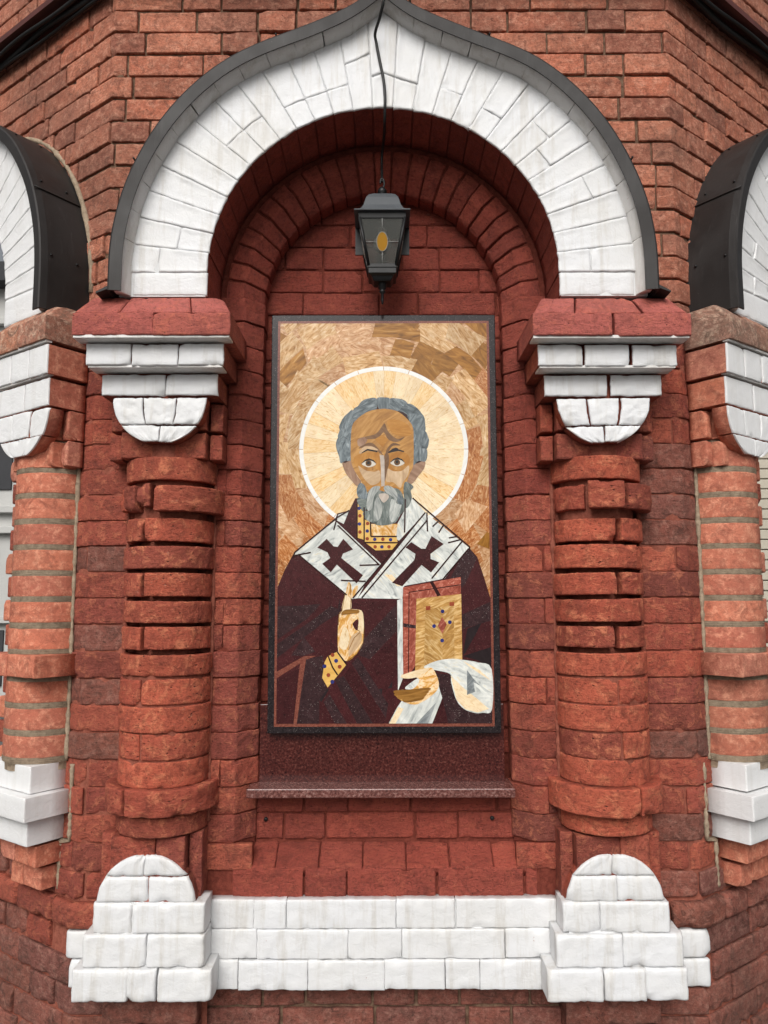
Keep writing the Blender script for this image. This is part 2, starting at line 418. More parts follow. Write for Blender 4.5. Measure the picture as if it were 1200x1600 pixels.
def layout(a, b, rg, shift):
    """brick ends along one course"""
    out = []; s = a - shift
    stretch = rg.random() < .5
    while s < b:
        L = .252 if stretch else .124
        if rg.random() < .18: L = .19
        L *= rg.uniform(.96, 1.04); out.append((max(a, s), min(b, s + L))); s += L
        stretch = not stretch if rg.random() < .8 else stretch
    return [(p, q) for p, q in out if q - p > .035]

# upper wall -----------------------------------------------------
def upper_wall():
    def core(u, v): return UP(u, v, -.0095)
    def core2(u, v):
        c = -.868 - HALF if u < 0 else .918 + HALF; x = abs(u - c)
        zb = 2.0 if x > .50 else ZC + .055 + math.sqrt(max(0, .50 ** 2 - x * x))
        return UP(u, zb + (4.6 - zb) * v, -.0095)
    op = [x for x in lin(-.5, .5, 24)]
    cl, cr = -.868 - HALF, .918 + HALF
    w = grid('wall', core2, sorted([-3.05, -2.5, cl - .501, cl + .501, -.9, -.868, -.82, -.6, -.5] + [cl + x for x in op]), lin(0, 1, 4), M['mort_dark'], tower)
    grid('wall', core2, sorted([.5, .7, .9, .918, 1.0, cr - .501, cr + .501, 2.6, 3.1] + [cr + x for x in op]), lin(0, 1, 4), M['mort_dark'], tower)
    grid('wall', lambda u, v: Vector((u, .066, max(ZC + math.sqrt(max(0, .46 ** 2 - u * u)), 2.0) * (1 - v) + 4.6 * v)), [-.52, -.46] + lin(-.455, .455, 24) + [.46, .52], [0, 1], M['mort_dark'], tower)
    rg = random.Random(3)
    for k in range(10, 28):
        z0, z1 = row(k), row(k + 1)
        lay = layout(-1.95, 1.98, rg, rg.uniform(.02, .24))
        # merge slivers that end right at a corner so that bricks wrap round it
        for p, q in lay:
            zc = (z0 + z1) / 2; mid = (p + q) / 2
            def hidden(x0, x1, c):
                m = max(abs(x0 - c), abs(x1 - c)); zt = max(abs(z0 - ZC), abs(z1 - ZC)) if z0 > ZC else 0
                return math.hypot(m, zt) < .685 or (z1 < ZC + .02 and m < .72)
            if hidden(p, q, 0): continue
            if q < -.9 and hidden(p, q, -.868 - HALF): continue
            if p > .95 and hidden(p, q, .918 + HALF): continue
            if q < -1.75 and z0 < 2.8: continue
            if p > 1.8 and z0 < 2.8: continue
            dp = rg.uniform(-.003, .004)
            blk(w, 'brick', UP, p + .004, q - .004, z0 + .004, z1 - .0045, dp, .06, M['brick'], bev=.0028, rough=.0018, cell=.010, chips=rg.choice((0, 1, 2, 3)), extra=UP.corners(), tilt=.006)
upper_wall()

# string course with cables under it, high on the side faces
def string_course():
    zb = at(0, 92, 2.68)[1]
    zs = 3.53
    w = None
    for (a, b) in ((-1.98, 1.98),):
        v = []
        st = empty('string_course', parent=tower)
        rg = random.Random(int(a * 10))
        for r_ in range(3):
            for p, q in layout(a, b, rg, rg.uniform(0, .2)):
                blk(st, 'cornice_brick', UP, p + .004, q - .004, zs + r_ * C + .004, zs + (r_ + 1) * C - .004, .055, .09, M['brick'], rough=.0014, extra=UP.corners())
        for (dz, n) in ((-.012, .03),):
            V = []; FC = []
            prof = [(zs - .004, .0), (zs - .004, .075), (zs - .03, .078), (zs - .034, .05), (zs - .04, -.005)]
            for s in (a, UP.corners()[0], UP.corners()[1], b):
                for z, n in prof: V.append(UP(s, z, n))
            m_ = len(prof)
            for j in range(3):
                for i in range(m_ - 1): FC.append((j * m_ + i, j * m_ + i + 1, (j + 1) * m_ + i + 1, (j + 1) * m_ + i))
            mk('metal_strip', V, FC, M['pipe'], parent=st, smooth=False)
string_course()
for side, (a, b), lab in ((-1, (-1.98, -.88), 'bundle of black cables under the string course left of the niche'), (1, (.93, 1.98), 'black cable under the string course right of the niche')):
    e = empty('cable_bundle', UP(a, 3.3, .05)); tag(e, lab, 'cable')
    for i, (dz, n, r) in enumerate(((-.052, .03, .010), (-.048, .055, .007), (-.07, .024, .006)) if side < 0 else ((-.052, .03, .011), (-.048, .055, .007))):
        pts = [UP(s, 3.53 + dz + .004 * math.sin(s * 14 + i * 2), n + .004 * math.sin(s * 9 + i)) - Vector(e.location) for s in lin(a, b, 26)]
        tube('cable', pts, r, M['cable'], e)

# arches with their hoods ---------------------------------------
def arch(face, ZC, nA, nM, nH, back, count, mW, mMould, mSoffit, joint, legz, seed, rj=.0014, wedge_label=None, mould_split=26, foot=True, R1=R1):
    ar = None
    rg = random.Random(seed)
    def pol(base_fn):
        def fn(s, b, n):
            th = s / .6
            r = base_fn(th, b)
            return face(r * math.sin(th), ZC + r * math.cos(th), n)
        return fn
    rr0 = lambda th: R1
    rtop = lambda th: ogee(.706, th)
    # body behind the voussoirs
    V = []; FC = []; ths = lin(-90, 90, 72); prof = [('o', nA - .0025), ('o2', back), ('i2', back), ('i', nA - .0025)]
    def pp(th, key):
        if abs(th) <= 90: t = R(th); dz = 0
        else: t = R(90 if th > 0 else -90); dz = -(ZC - legz)
        o = {'o': ogee(.738, t), 'o2': ogee(.738, t), 'i': R1 + .004, 'i2': R1 + .004}[key]
        return o * math.sin(t), ZC + o * math.cos(t) + dz
    ths = [-91] + ths + [91]
    for th in ths:
        for key, n in prof:
            x, z = pp(th, key); V.append(face(x, z, n))
    for i in range(len(ths) - 1):
        for j in range(4): FC.append((i * 4 + j, i * 4 + (j + 1) % 4, (i + 1) * 4 + (j + 1) % 4, (i + 1) * 4 + j))
    FC.append((0, 1, 2, 3)); q = (len(ths) - 1) * 4; FC.append((q, q + 1, q + 2, q + 3))
    ar = mk('arch', V, FC, [M['mort_white'], mSoffit], [(1 if (f[0] % 4) in (1, 2) else 0) for f in FC[:-2]] + [0, 0], None, tower, smooth=False)
    # voussoirs
    step = math.pi / count; g_ = joint
    for i in range(count):
        t0 = -math.pi / 2 + i * step; t1 = t0 + step
        fn = pol(lambda th, b: rr0(th) + (rtop(th) - rr0(th)) * b)
        cuts = [0, 1]
        if rg.random() < .55: cuts = [0, rg.choice((.36, .42, .6, .64)), 1]
        for a_, b_ in zip(cuts[:-1], cuts[1:]):
            # b is scaled to metres so that bevels stay even
            def fn2(s, zz, n, fn=fn): return fn(s, zz / .2075, n)
            blk(ar, 'voussoir', fn2, t0 * .6 + g_, t1 * .6 - g_, a_ * .2075 + (g_ if a_ else 0), b_ * .2075 - (g_ if b_ < 1 else 0), nA + rg.uniform(-.001, .002), nA - back - .002, mW, mSoffit, bev=.008, rough=rj, chips=rg.choice((0, 1, 2)), chipd=.004, nd=5, jit=.0004, cell=.012, ridge=.0018)
    # straight feet of the arch
    for sg in (-1, 1):
        x0, x1 = sorted((sg * R1, sg * .70))
        for a_, b_ in ((x0, x1),):
            blk(ar, 'voussoir', face, a_, b_ , legz + .002, ZC - g_, nA, nA - back - .002, mW, mSoffit, bev=.005, rough=rj, chips=1, chipd=.004, nd=5)
    # moulding of bricks on the outer edge
    ms = math.pi / mould_split
    def mf(s, b, n):
        th = max(-math.pi / 2, min(math.pi / 2, s / .7)); q = b / .05
        r = ogee(.705, th) + .034 * q
        z = 0 if abs(s / .7) <= math.pi / 2 else -(abs(s / .7) - math.pi / 2) * .7
        h = nA + (nM - nA) * math.sin(min(1, max(0, q)) * math.pi / 2) ** 1.0
        return face(r * math.sin(th), ZC + r * math.cos(th) + z, h + n)
    for i in range(mould_split):
        t0 = -math.pi / 2 + i * ms; t1 = t0 + ms
        if i == 0: t0 -= (ZC - legz) / .7
        if i == mould_split - 1: t1 += (ZC - legz) / .7
        blk(ar, 'moulding_brick', mf, t0 * .7 + .0006, t1 * .7 - .0006, 0.0, .05, 0, .03, mMould, bev=.0025, rough=.0014, chips=1, chipd=.003, cell=.012)
    # metal hood
    V = []; FC = []
    ths = [-91] + lin(-90, 90, 120) + [91]
    prof = [(.716, nH - .004), (.716, nH), (.748, nH + .003), (.753, nH), (.757, nH - .02), (.757, back - .02), (.751, back - .02), (.751, nH - .012), (.742, nH - .004)]
    for th in ths:
        t = R(max(-90, min(90, th))); dz = -(ZC - legz + .004) if abs(th) > 90 else 0
        for b_, n in prof:
            o = ogee(b_ - .002, t); jz = .0012 * noise.noise(Vector((th * .08, b_, n * 5)))
            V.append(face((o + jz) * math.sin(t), ZC + (o + jz) * math.cos(t) + dz, n + .0015 * noise.noise(Vector((th * .1, 3, n * 9)))))
    m_ = len(prof)
    for i in range(len(ths) - 1):
        for j in range(m_): FC.append((i * m_ + j, i * m_ + (j + 1) % m_, (i + 1) * m_ + (j + 1) % m_, (i + 1) * m_ + j))
    FC.append(tuple(range(m_))); FC.append(tuple(range(len(V) - m_, len(V))))
    ho = mk('hood', V, FC, M['hood'], None, None, tower, smooth=False)
    # mortar fillet where the hood meets the wall
    tube('mortar_fillet', [face(ogee(.765, t) * math.sin(t), ZC + ogee(.765, t) * math.cos(t), back + .004) for t in [R(x) for x in lin(-90, 90, 60)]], .012, M['mort_grey'], ar, 6,
         rv=[.009 + .007 * noise.noise(Vector((i * .9, 4, seed))) for i in range(61)])
    for dg in (-66, -24, 24, 66):          # overlapped seams
        pts_ = [face(ogee(.7575, R(dg)) * math.sin(R(dg)), ZC + ogee(.7575, R(dg)) * math.cos(R(dg)), n) for n in lin(nH + .001, back - .015, 6)]
        tube('seam', pts_, .0028, M['hood'], ho, 6)
    for i in range(9):          # rivets
        t = R(-84 + i * 21); r = ogee(.757, t)
        for n in (nH - .03, back + .05):
            p = face(r * math.sin(t), ZC + r * math.cos(t), n); d = (face(math.sin(t), math.cos(t), 0) - face(0, 0, 0))
            tube('rivet', [p - d * .001, p + d * .0025], .004, M['lamp'], ho, 6)
    if foot:
        for sg in (-1, 1):
            V = [face(sg * x, z, n) for n in (nH, back) for x, z in ((.745, legz + .012), (.757, legz + .006), (.782, legz - .008), (.782, legz - .012), (.745, legz + .002))]
            mk('drip_foot', V, [(0, 1, 2, 3, 4), (5, 6, 7, 8, 9)] + [(i, (i + 1) % 5, (i + 1) % 5 + 5, i + 5) for i in range(5)], M['hood'], parent=ho, smooth=False)
    return ar
arch(faceC, ZC, .19, .232, .243, 0.0, 27, M['white'], M['grime'], M['niche'], .0007, 2.337, 11)
arch(faceL, ZC + .058, .085, .115, .122, -.045, 29, M['white2'], M['white2'], M['dull'], .0012, 2.372, 12, rj=.0008, foot=False, R1=.478)
arch(faceR, ZC + .05, .095, .125, .132, -.045, 29, M['white2'], M['white2'], M['dull'], .0012, 2.368, 13, rj=.0008, foot=False, R1=.478)
# the centre hood runs back to the wall set behind the lower one
def hood_back():
    V = []; FC = []; ths = [-91] + lin(-90, 90, 90) + [91]
    for th in ths:
        t = R(max(-90, min(90, th))); dz = -(ZC - 2.337) if abs(th) > 90 else 0
        for b_, n in ((.754, .0), (.754, -.06)):
            o = ogee(b_, t); V.append(faceC(o * math.sin(t), ZC + o * math.cos(t) + dz, n))
    for i in range(len(ths) - 1): FC.append((2 * i, 2 * i + 1, 2 * i + 3, 2 * i + 2))
    mk('hood', V, FC, M['hood'], None, None, tower)
hood_back()

# niche: second ring of voussoirs, jambs, back wall, sill --------
NB = -.125
def niche():
    prof = [(.478, 0.), (.423, 0.), (.37, -.06), (.37, NB)]
    cum = [0]
    for a, b in zip(prof[:-1], prof[1:]): cum.append(cum[-1] + math.hypot(b[0] - a[0], b[1] - a[1]))
    ni = None
    def pf(q):
        q = max(0, min(cum[-1] - 1e-6, q)); k = 0
        while k < 2 and q > cum[k + 1]: k += 1
        f = (q - cum[k]) / (cum[k + 1] - cum[k])
        a, b = prof[k], prof[k + 1]; L = cum[k + 1] - cum[k]
        return a[0] + (b[0] - a[0]) * f, a[1] + (b[1] - a[1]) * f, ((b[1] - a[1]) / L, -(b[0] - a[0]) / L)
    def fn(s, q, n):
        th = s / .42; r, d, nr = pf(q); r += -abs(nr[0]) * n; d += nr[1] * n
        return Vector((r * math.sin(th), -d, ZC + r * math.cos(th)))
    # core (mortar) of ring and jambs
    V = []; FC = []; ths = [-91] + lin(-90, 90, 60) + [91]; pr = [(.50, -.006), (.426, -.006), (.375, -.0635), (.378, NB - .02)]
    for th in ths:
        t = R(max(-90, min(90, th))); dz = -(ZC - .55) if abs(th) > 90 else 0
        for r, d in pr: V.append(Vector((r * math.sin(t), -d, ZC + r * math.cos(t) + dz)))
    for i in range(len(ths) - 1):
        for j in range(3): FC.append((i * 4 + j, i * 4 + j + 1, (i + 1) * 4 + j + 1, (i + 1) * 4 + j))
    ni = mk('niche', V, FC, M['mort_niche'], None, None, tower, smooth=False)
    cnt = 25; st = math.pi / cnt; rg = random.Random(21)
    for i in range(cnt):
        t0 = -math.pi / 2 + i * st
        blk(ni, 'voussoir', fn, t0 * .42 + .003, (t0 + st) * .42 - .003, .0, cum[-1] - .004, rg.uniform(-.002, .003), .02, M['niche'], bev=.004, rough=.0016, chips=2, chipd=.004, cell=.012)
    # jambs
    JL = Poly([(-.512, 0), (-.423, 0), (-.37, .06), (-.37, .12)], 0); JR = Poly([(.37, .12), (.37, .06), (.423, 0), (.512, 0)], 0)
    L = JL.cum[-1]
    for k in range(-10, 12):
        z0, z1 = row(k), row(k + 1)
        for J, sg in ((JL, 0), (JR, 1)):
            a, b = (.006, L - .003) if sg == 0 else (.003, L - .006)
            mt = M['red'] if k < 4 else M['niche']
            cuts = [a, b]
            if rg.random() < .25: cuts = [a, (.045 if sg == 0 else L - .045), b]
            for p, q in zip(cuts[:-1], cuts[1:]):
                if k < -9: 
                    blk(ni, 'jamb_brick', faceC, *( (-.50, -.37) if sg == 0 else (.37, .50)), z0 + .003, z1 - .003, rg.uniform(0, .003), .03, mt, chips=2); break
                blk(ni, 'jamb_brick', J, p + .0015, q - .0015, z0 + .0018, z1 - .0018, rg.uniform(-.003, .003), .022, mt, bev=.0025, rough=.0018, cell=.0085, chips=rg.choice((2, 3, 4)), extra=J.corners(), tilt=.008)
    # back wall
    bw = grid('back_wall', lambda u, v: Vector((u, -NB + .007, v)), [-.42, 0, .42], [.5, 1.5, 2.86], M['mort_niche'], tower)
    fb = lambda s, z, n: Vector((s, -NB - n, z))
    for k in range(-9, 18):
        z0, z1 = row(k) - .012, row(k + 1) - .012; zm = (z0 + z1) / 2
        half = .385 if zm < ZC else math.sqrt(max(0, .40 ** 2 - (zm - ZC - .02) ** 2))
        if half < .05: continue
        if -7 < k < 11:
            for a, b in ((-.385, -.29), (.29, .385)): blk(bw, 'niche_brick', fb, a, b, z0 + .004, z1 - .004, rg.uniform(-.002, .002), .02, M['niche'], rough=.0014)
        else:
            for p, q in layout(-half, half, rg, rg.uniform(.0, .2)):
                blk(bw, 'niche_brick', fb, p + .0025, q - .0025, z0 + .002, z1 - .0025, rg.uniform(-.002, .003) + (.055 if k < -6 else 0), .02 + (.055 if k < -6 else 0), M['niche'], rough=.0013, chips=2, tilt=.008)
    grid('back_wall', lambda u, v: Vector((u, -NB - .049, v)), [-.40, 0, .40], [.70, .95], M['mort_niche'], tower)
    # sloped sill
    sl = grid('sill', lambda u, v: Vector((u, .0 + .08 * v + .006, .744 + .055 * v - .004)), [-.43, 0, .43], [0, 1], M['mort_niche'], tower)
    def fs(s, z, n):
        q = (z / .14); return Vector((s, .075 * q - n * .4, .750 + .05 * q + n * .9))
    for p, q in [(-.43 + i * .1229, -.43 + (i + 1) * .1229) for i in range(7)]: blk(sl, 'sill_brick', fs, p + .0015, q - .0015, 0.0, .138, 0, .03, M['niche'], rough=.0018, chips=3)
    fw = grid('wall', lambda u, v: Vector((u, .012, v)), [-.76, .76], [.60, .745], M['mort_niche'], tower)
    for p, q in layout(-.43, .43, rg, .05): blk(fw, 'niche_brick', faceC, p + .003, q - .003, row(-11) + .003, row(-10) + .008, rg.uniform(-.002, .002), .03, M['niche'], rough=.0018, chips=3)
niche()

# lower wall strips beside the columns ---------------------------
def strips():
    w = None
    core = lambda u, v: LO(u, v, -.0065)
    wl_ = grid('wall', core, [XL - .42, XL - .2, XL, -.80, -.49], lin(.0, 2.34, 4), M['mort_red'], tower)
    wr_ = grid('wall', core, [.49, .80, XR, XR + .2, XR + .42], lin(.0, 2.34, 4), M['mort_red'], tower)
    rg = random.Random(31)
    for k in range(-10, 10):
        z0, z1 = row(k), row(k + 1)
        for sg in (-1, 1):
            if sg < 0: a, b, c = XL - .088, -.715, XL
            else: a, b, c = .72, XR + .088, XR
            cuts = [a, b]; r_ = rg.random()
            if r_ < .25: cuts = [a, c + rg.uniform(-.03, .05) * sg * -1, b]
            mt = M['red'] if rg.random() < .86 else M['dull']
            if sg > 0 and 1 <= k < 8 and rg.random() < .7: mt = M['dull']
            for p, q in zip(cuts[:-1], cuts[1:]):
                blk(wl_ if sg < 0 else wr_, 'pier_brick', LO, p + .003, q - .003, z0 + .002, z1 - .002, rg.uniform(-.004, .003), .05, mt, bev=.003, rough=.0022, cell=.0085, chips=rg.choice((3, 4, 5)), chipd=.009, extra=LO.corners(), tilt=.01)
        # far side of the side columns: edge of the open side arch
        for sg in (-1, 1):
            if k < -9: continue
            f = faceL if sg < 0 else faceR; e = rg.choice((.0, .02)) + rg.uniform(-.004, .004)
            p, q = sorted((sg * -1 * (-.60), sg * -1 * (-.497 + 0)))
            x0, x1 = (HALF - .375 - .09, HALF - .375 + .1) if sg < 0 else (-(HALF - .375) - .1, -(HALF - .375) + .09)
            x0, x1 = (HALF - .435 - e, HALF - .26) if sg < 0 else (-HALF + .26, -HALF + .435 + e)
            blk(wl_ if sg < 0 else wr_, 'pier_brick', f, x0, x1, z0 + .005, z1 - .005, 0, .12, M['orange'] if k % 2 else M['red'], rough=.0014, nd=2)
    for sg in (-1, 1):
        f = faceL if sg < 0 else faceR
        x0, x1 = (HALF - .425, HALF - .2) if sg < 0 else (-HALF + .2, -HALF + .425)
        v = [f(x, z, n) for x in (x0, x1) for n in (-.008, -.30) for z in (.0, 2.37)]
        mk('wall', v, [(0, 1, 3, 2), (4, 6, 7, 5), (0, 4, 5, 1), (2, 3, 7, 6), (0, 2, 6, 4), (1, 5, 7, 3)], M['mort_grey'], parent=tower, smooth=False)
strips()

# columns --------------------------------------------------------
class ColMap:
    def __init__(self, face, x, nc, rad): self.f, self.x, self.nc, self.r = face, x, nc, rad
    def __call__(self, s, z, n):
        t = s / self.r; r = self.r + n
        return self.f(self.x + r * math.sin(t), z, self.nc + r * math.cos(t))

def lathe(name, face, x, nc, prof, mat, parent, t0=-100, t1=100, seg=28, wob=.0):
    V = []; FC = []; m = len(prof)
    for i in range(seg + 1):
        t = R(t0 + (t1 - t0) * i / seg)
        for r, z in prof:
            rr = r + wob * noise.noise(Vector((t * 4, z * 30, x * 7)))
            V.append(face(x + rr * math.sin(t), z, nc + rr * math.cos(t)))
    for i in range(seg):
        for j in range(m - 1): FC.append((i * m + j, i * m + j + 1, (i + 1) * m + j + 1, (i + 1) * m + j))
    return mk(name, V, FC, mat, None, None, parent)

def old_column(x, sg, seed):
    rg = random.Random(seed); rad = .127; nc = .002; cm = ColMap(faceC, x, nc, rad)
    rw = lambda k: row(k) + max(0, -k) * .0034
    prof = []
    for k in lin(-8.3, 6, 150):
        deep = .0065 + .040 * smoothstep((k + 2.9) / 1.2) * (1 - smoothstep((k - 2.2) / .8) * .6)
        prof.append((rad - deep, row(k)))
    co = lathe('column', faceC, x, nc, prof, M['mort_red'], tower, wob=.0025)
    def B(t0, t1, k0, k1, n=0., gap=.004, **kw):
        a = dict(bev=.004, rough=.0022, chips=rg.choice((2, 3, 4, 5)), chipd=.010, cell=.0065, tilt=.012); a.update(kw)
        blk(co, 'column_brick', cm, R(t0) * rad + gap, R(t1) * rad - gap, rw(k0) + gap * .9, rw(k1) - gap * .9, n, .045, M['column'], **a)
    # rows under the capital
    B(-100, 100, 4.3, 5.25, .002, chips=1, rough=.0014)
    for i, k in enumerate(range(-7, 3)):
        gap = rg.uniform(.0055, .009) if k > -4 else .0026
        rr = .0030 if k > -4 else .0022
        if (k + (0 if sg < 0 else 0)) % 2 == 1: B(-100, 100, k, k + 1, rg.uniform(-.003, .003), gap, rough=rr)
        else:
            c = -20 + rg.uniform(-5, 5) if sg < 0 else 12 + rg.uniform(-6, 6)
            B(-100, c, k, k + 1, rg.uniform(-.004, .003), gap, rough=rr); B(c, 100, k, k + 1, rg.uniform(-.004, .004), gap, rough=rr)
    # upper ring, broken at one place
    if sg < 0:
        B(-98, -58, 3.2, 4.3, .012, .006, rough=.005, chips=5, chipd=.02); B(-56, -30, 3.15, 4.2, .014, .004, rough=.006, chips=5, chipd=.016)
        B(-29, -8, 3.3, 4.22, .016, .004, rough=.006, chips=5, chipd=.014); B(-6, 98, 3.1, 4.15, .026, .005)
    else:
        B(-100, -27, 3.2, 4.25, -.006, .006, rough=.004, chips=5, chipd=.015); B(-24, 18, 3.2, 4.3, .030, .004, rough=.005, chips=4, chipd=.016); B(19, 98, 3.15, 4.2, .030, .005, rough=.003)
    # lower ring and foot
    if sg < 0: B(-98, -28, -7.95, -6.95, .030, .002, chips=4, chipd=.012); B(-27, 98, -7.95, -6.95, .026, .002, rough=.004, chips=5)
    else: B(-98, 22, -7.95, -6.9, .030, .002, chips=3); B(23, 98, -7.95, -6.9, .030, .002)
    B(-98, 98, -8.75, -8.0, -.001, .002, chips=2, rough=.0014)
    return co
CXL, CXR = -.624, .622
old_column(CXL, -1, 41); old_column(CXR, 1, 42)

def new_column(face, x, sg, seed):
    rg = random.Random(seed); rad = .113; nc = .0; cm = ColMap(face, x, nc, rad)
    prof = []                                   # mortar flush, with two struck ridges in each joint
    for k in range(-6, 7):
        z = row(k) - .002
        for dz, dr in ((-.03, -.004), (-.0095, -.004), (-.007, .001), (-.0045, -.0025), (-.002, .002), (.001, -.003), (.004, .002), (.0065, -.0025), (.0085, .001), (.0105, -.004), (.03, -.004)):
            prof.append((rad + dr, z + dz))
    co = lathe('column', face, x, nc, prof, M['mort_grey'], tower, wob=.0015)
    for k in range(-6, 6):
        z0, z1 = row(k) + .0065, row(k + 1) - .009
        if k == -3: continue
        if k % 2: cuts = [-105, 105]
        else: cuts = [-105, (-48 if sg < 0 else 48) + rg.uniform(-6, 6), 105]
        for a, b in zip(cuts[:-1], cuts[1:]):
            blk(co, 'column_brick', cm, R(a) * rad + .004, R(b) * rad - .004, z0, z1, .0005, .02, M['orange'], bev=.0025, rough=.0008, chips=rg.choice((0, 1, 2)), chipd=.004, cell=.010)
    # square band half way up
    s0, s1 = x - .14, x + .14
    blk(co, 'band_brick', face, s0, s0 + .138, row(-3) + .006, row(-2) - .008, .13, .13, M['orange'], bev=.003, rough=.0006, chips=1, nd=2)
    blk(co, 'band_brick', face, s1 - .138, s1, row(-3) + .006, row(-2) - .008, .13, .13, M['orange'], bev=.003, rough=.0006, chips=1, nd=2)
    # white base of three square courses, two brick courses under it
    for (hw, n, k0, k1, mt, nm) in ((.108, .105, -7.1, -6.12, M['white2'], 'base_block'), (.135, .135, -8.0, -7.12, M['white2'], 'base_block'), (.112, .11, -8.95, -8.02, M['white2'], 'base_block'),
                                    (.075, .078, -9.85, -9.0, M['orange'], 'base_brick'), (.062, .05, -10.8, -9.9, M['orange'], 'base_brick')):
        if nm == 'base_brick':
            blk(co, nm, face, x - hw, x - .002, row(k0) + .004, row(k1) - .004, n, n + .02, mt, bev=.003, rough=.0007, chips=1, nd=2)
            blk(co, nm, face, x + .002, x + hw + .03, row(k0) + .004, row(k1) - .004, n, n + .02, mt, bev=.003, rough=.0007, chips=1, nd=2)
        else: blk(co, nm, face, x - hw, x + hw, row(k0) + .001, row(k1) - .001, n, n + .02, mt, bev=.0025, rough=.0004, chips=0, nd=2)
    return co
SXL, SXR = HALF - .18, -HALF + .18
new_column(faceL, SXL, -1, 43); new_column(faceR, SXR, 1, 44)

# capitals -------------------------------------------------------
def capital(face, xc, hw, zs, ns, mats, seed, joint, rough, lunette, blockn, weather):
    """hw: half widths of cap, first white, second white course; zs: heights; ns: projections"""
    rg = random.Random(seed); mcap, mw, msd = mats
    V, FC = box(-hw[2] * .6, hw[2] * .6, 0, 1, 0, 1)
    cv = [face(xc + v[0], zs[4] + .01 + (zs[0] - zs[4] - .02) * v[2], (ns[2] - .02) * v[1]) for v in V]
    ca = mk('capital', cv, FC, M['mort_red'], parent=tower, smooth=False)
    # weathered slope on top
    zt, zb = weather[0], weather[1]
    def fw(s, z, n):
        q = (z - zb) / (zt - zb); return face(xc + s * (1 - .17 * q), z - .004, ns[0] - .004 - (ns[0] - weather[2]) * q + n)
    for a, b in weather[3]:
        blk(ca, 'capital_brick', fw, a * hw[0] + joint, b * hw[0] - joint, zb + .002, zt, 0, .14, mcap, bev=.006, rough=rough * 1.6, chips=3, chipd=.012, nd=2, tilt=.01)
    rowsd = ((hw[0], zs[0], zs[1], ns[0], (0.02,), mcap, mcap), (hw[1], zs[1] - .006, zs[2], ns[1], (-.34, .34), mw, msd), (hw[2], zs[2] - .006, zs[3], ns[2], (0.1,), mw, msd))
    for w, z1, z0, n, cuts, mf, ms_ in rowsd:
        e = [-1] + list(cuts) + [1]
        for a, b in zip(e[:-1], e[1:]):
            blk(ca, 'capital_brick', face, xc + a * w + (joint if a > -1 else 0), xc + b * w - (joint if b < 1 else 0), z0 + .003, z1 - .001, n + rg.uniform(-.002, .002), n - .004, mf, ms_, bev=.004 if rough > .001 else .0018, rough=rough, chips=rg.choice((2, 3, 4)) if rough > .001 else 1, chipd=.007 if rough > .001 else .003, nd=6, tilt=.004)
    # painted underside of the cap
    w = hw[0] - .004; v, f = box(-w, w, ns[1] - .012, ns[0] - .006, zs[1] - .002, zs[1] + .006)
    mk('painted_soffit', [face(xc + p[0], p[2], p[1]) for p in v], f, M['grime'], parent=ca, smooth=False)
    w = hw[1] - .004; v, f = box(-w, w, ns[2] - .012, ns[1] - .006, zs[2] - .001, zs[2] + .006)
    mk('painted_soffit', [face(xc + p[0], p[2], p[1]) for p in v], f, M['grime'], parent=ca, smooth=False)
    # hanging half-round lunette, two courses
    rl, zc = lunette
    def fl(s, z, n):
        zz = zc - z; wd = math.sqrt(max(.00006, rl * rl - max(0, zz) ** 2)); return face(xc + s * wd / rl, z, n)
    zl = [zs[3] - .003, zs[4], zc - rl + .004]
    for i, cuts in enumerate(((-.35, .36), (.02,))):
        e = [-1] + list(cuts) + [1]
        for a, b in zip(e[:-1], e[1:]):
            blk(ca, 'capital_brick', fl, a * rl + (joint * .8 if a > -1 else 0), b * rl - (joint * .8 if b < 1 else 0), zl[i + 1] + .002, zl[i] - .002, ns[2] + rg.uniform(-.002, .002), .05, mw, msd, bev=.004 if rough > .001 else .0018, rough=rough * 1.2, chips=3, chipd=.006 if rough > .001 else .003, cell=.006, nd=2)
    # red block behind the lunette, with notched corners
    zb0 = zs[5]
    hk = hw[2]
    for i, (z0, z1) in enumerate(((zs[4] - .006, zs[3]), (zb0, zs[4] - .008))):
        for a, b, n in ((-hk, -hk * .76, blockn - .028), (-hk * .75, 0, blockn), (0, hk * .75, blockn), (hk * .76, hk, blockn - .028)):
            blk(ca, 'capital_brick', face, xc + a + .0015, xc + b - .0015, z0 + .003, z1 - .003, n, n - .004, msd, bev=.005, rough=rough * 1.3, chips=2, chipd=.008, nd=4)
    return ca
ZS = (2.268, 2.202, 2.132, 2.063, 1.981, 1.893)
WS = (2.337, 2.270, .195)
capital(faceC, -.627, (.2145, .188, .1625), ZS, (.25, .205, .15), (M['capred'], M['white'], M['red']), 51, .0012, .0022, (.130, 2.058), .10, WS + (((-1, -.42), (-.42, .50), (.50, 1)),))
capital(faceC, .615, (.2145, .1905, .1635), tuple(z - .004 for z in ZS), (.25, .205, .15), (M['capred'], M['white'], M['red']), 52, .0042, .0022, (.130, 2.054), .10, (2.333, 2.266, .195) + (((-1, -.45), (-.45, .42), (.42, 1)),))
for f, x, sd in ((faceL, SXL, 53), (faceR, SXR, 54)):
    capital(f, x, (.152, .147, .140), (2.318, 2.242, 2.146, 2.056, 1.972, 1.885), (.15, .137, .125), (M['capside'], M['white2'], M['orange']), sd, .002, .0007, (.138, 2.052), .085, (2.372, 2.318, .10) + (((-1, -.2), (-.2, .5), (.5, 1)),))

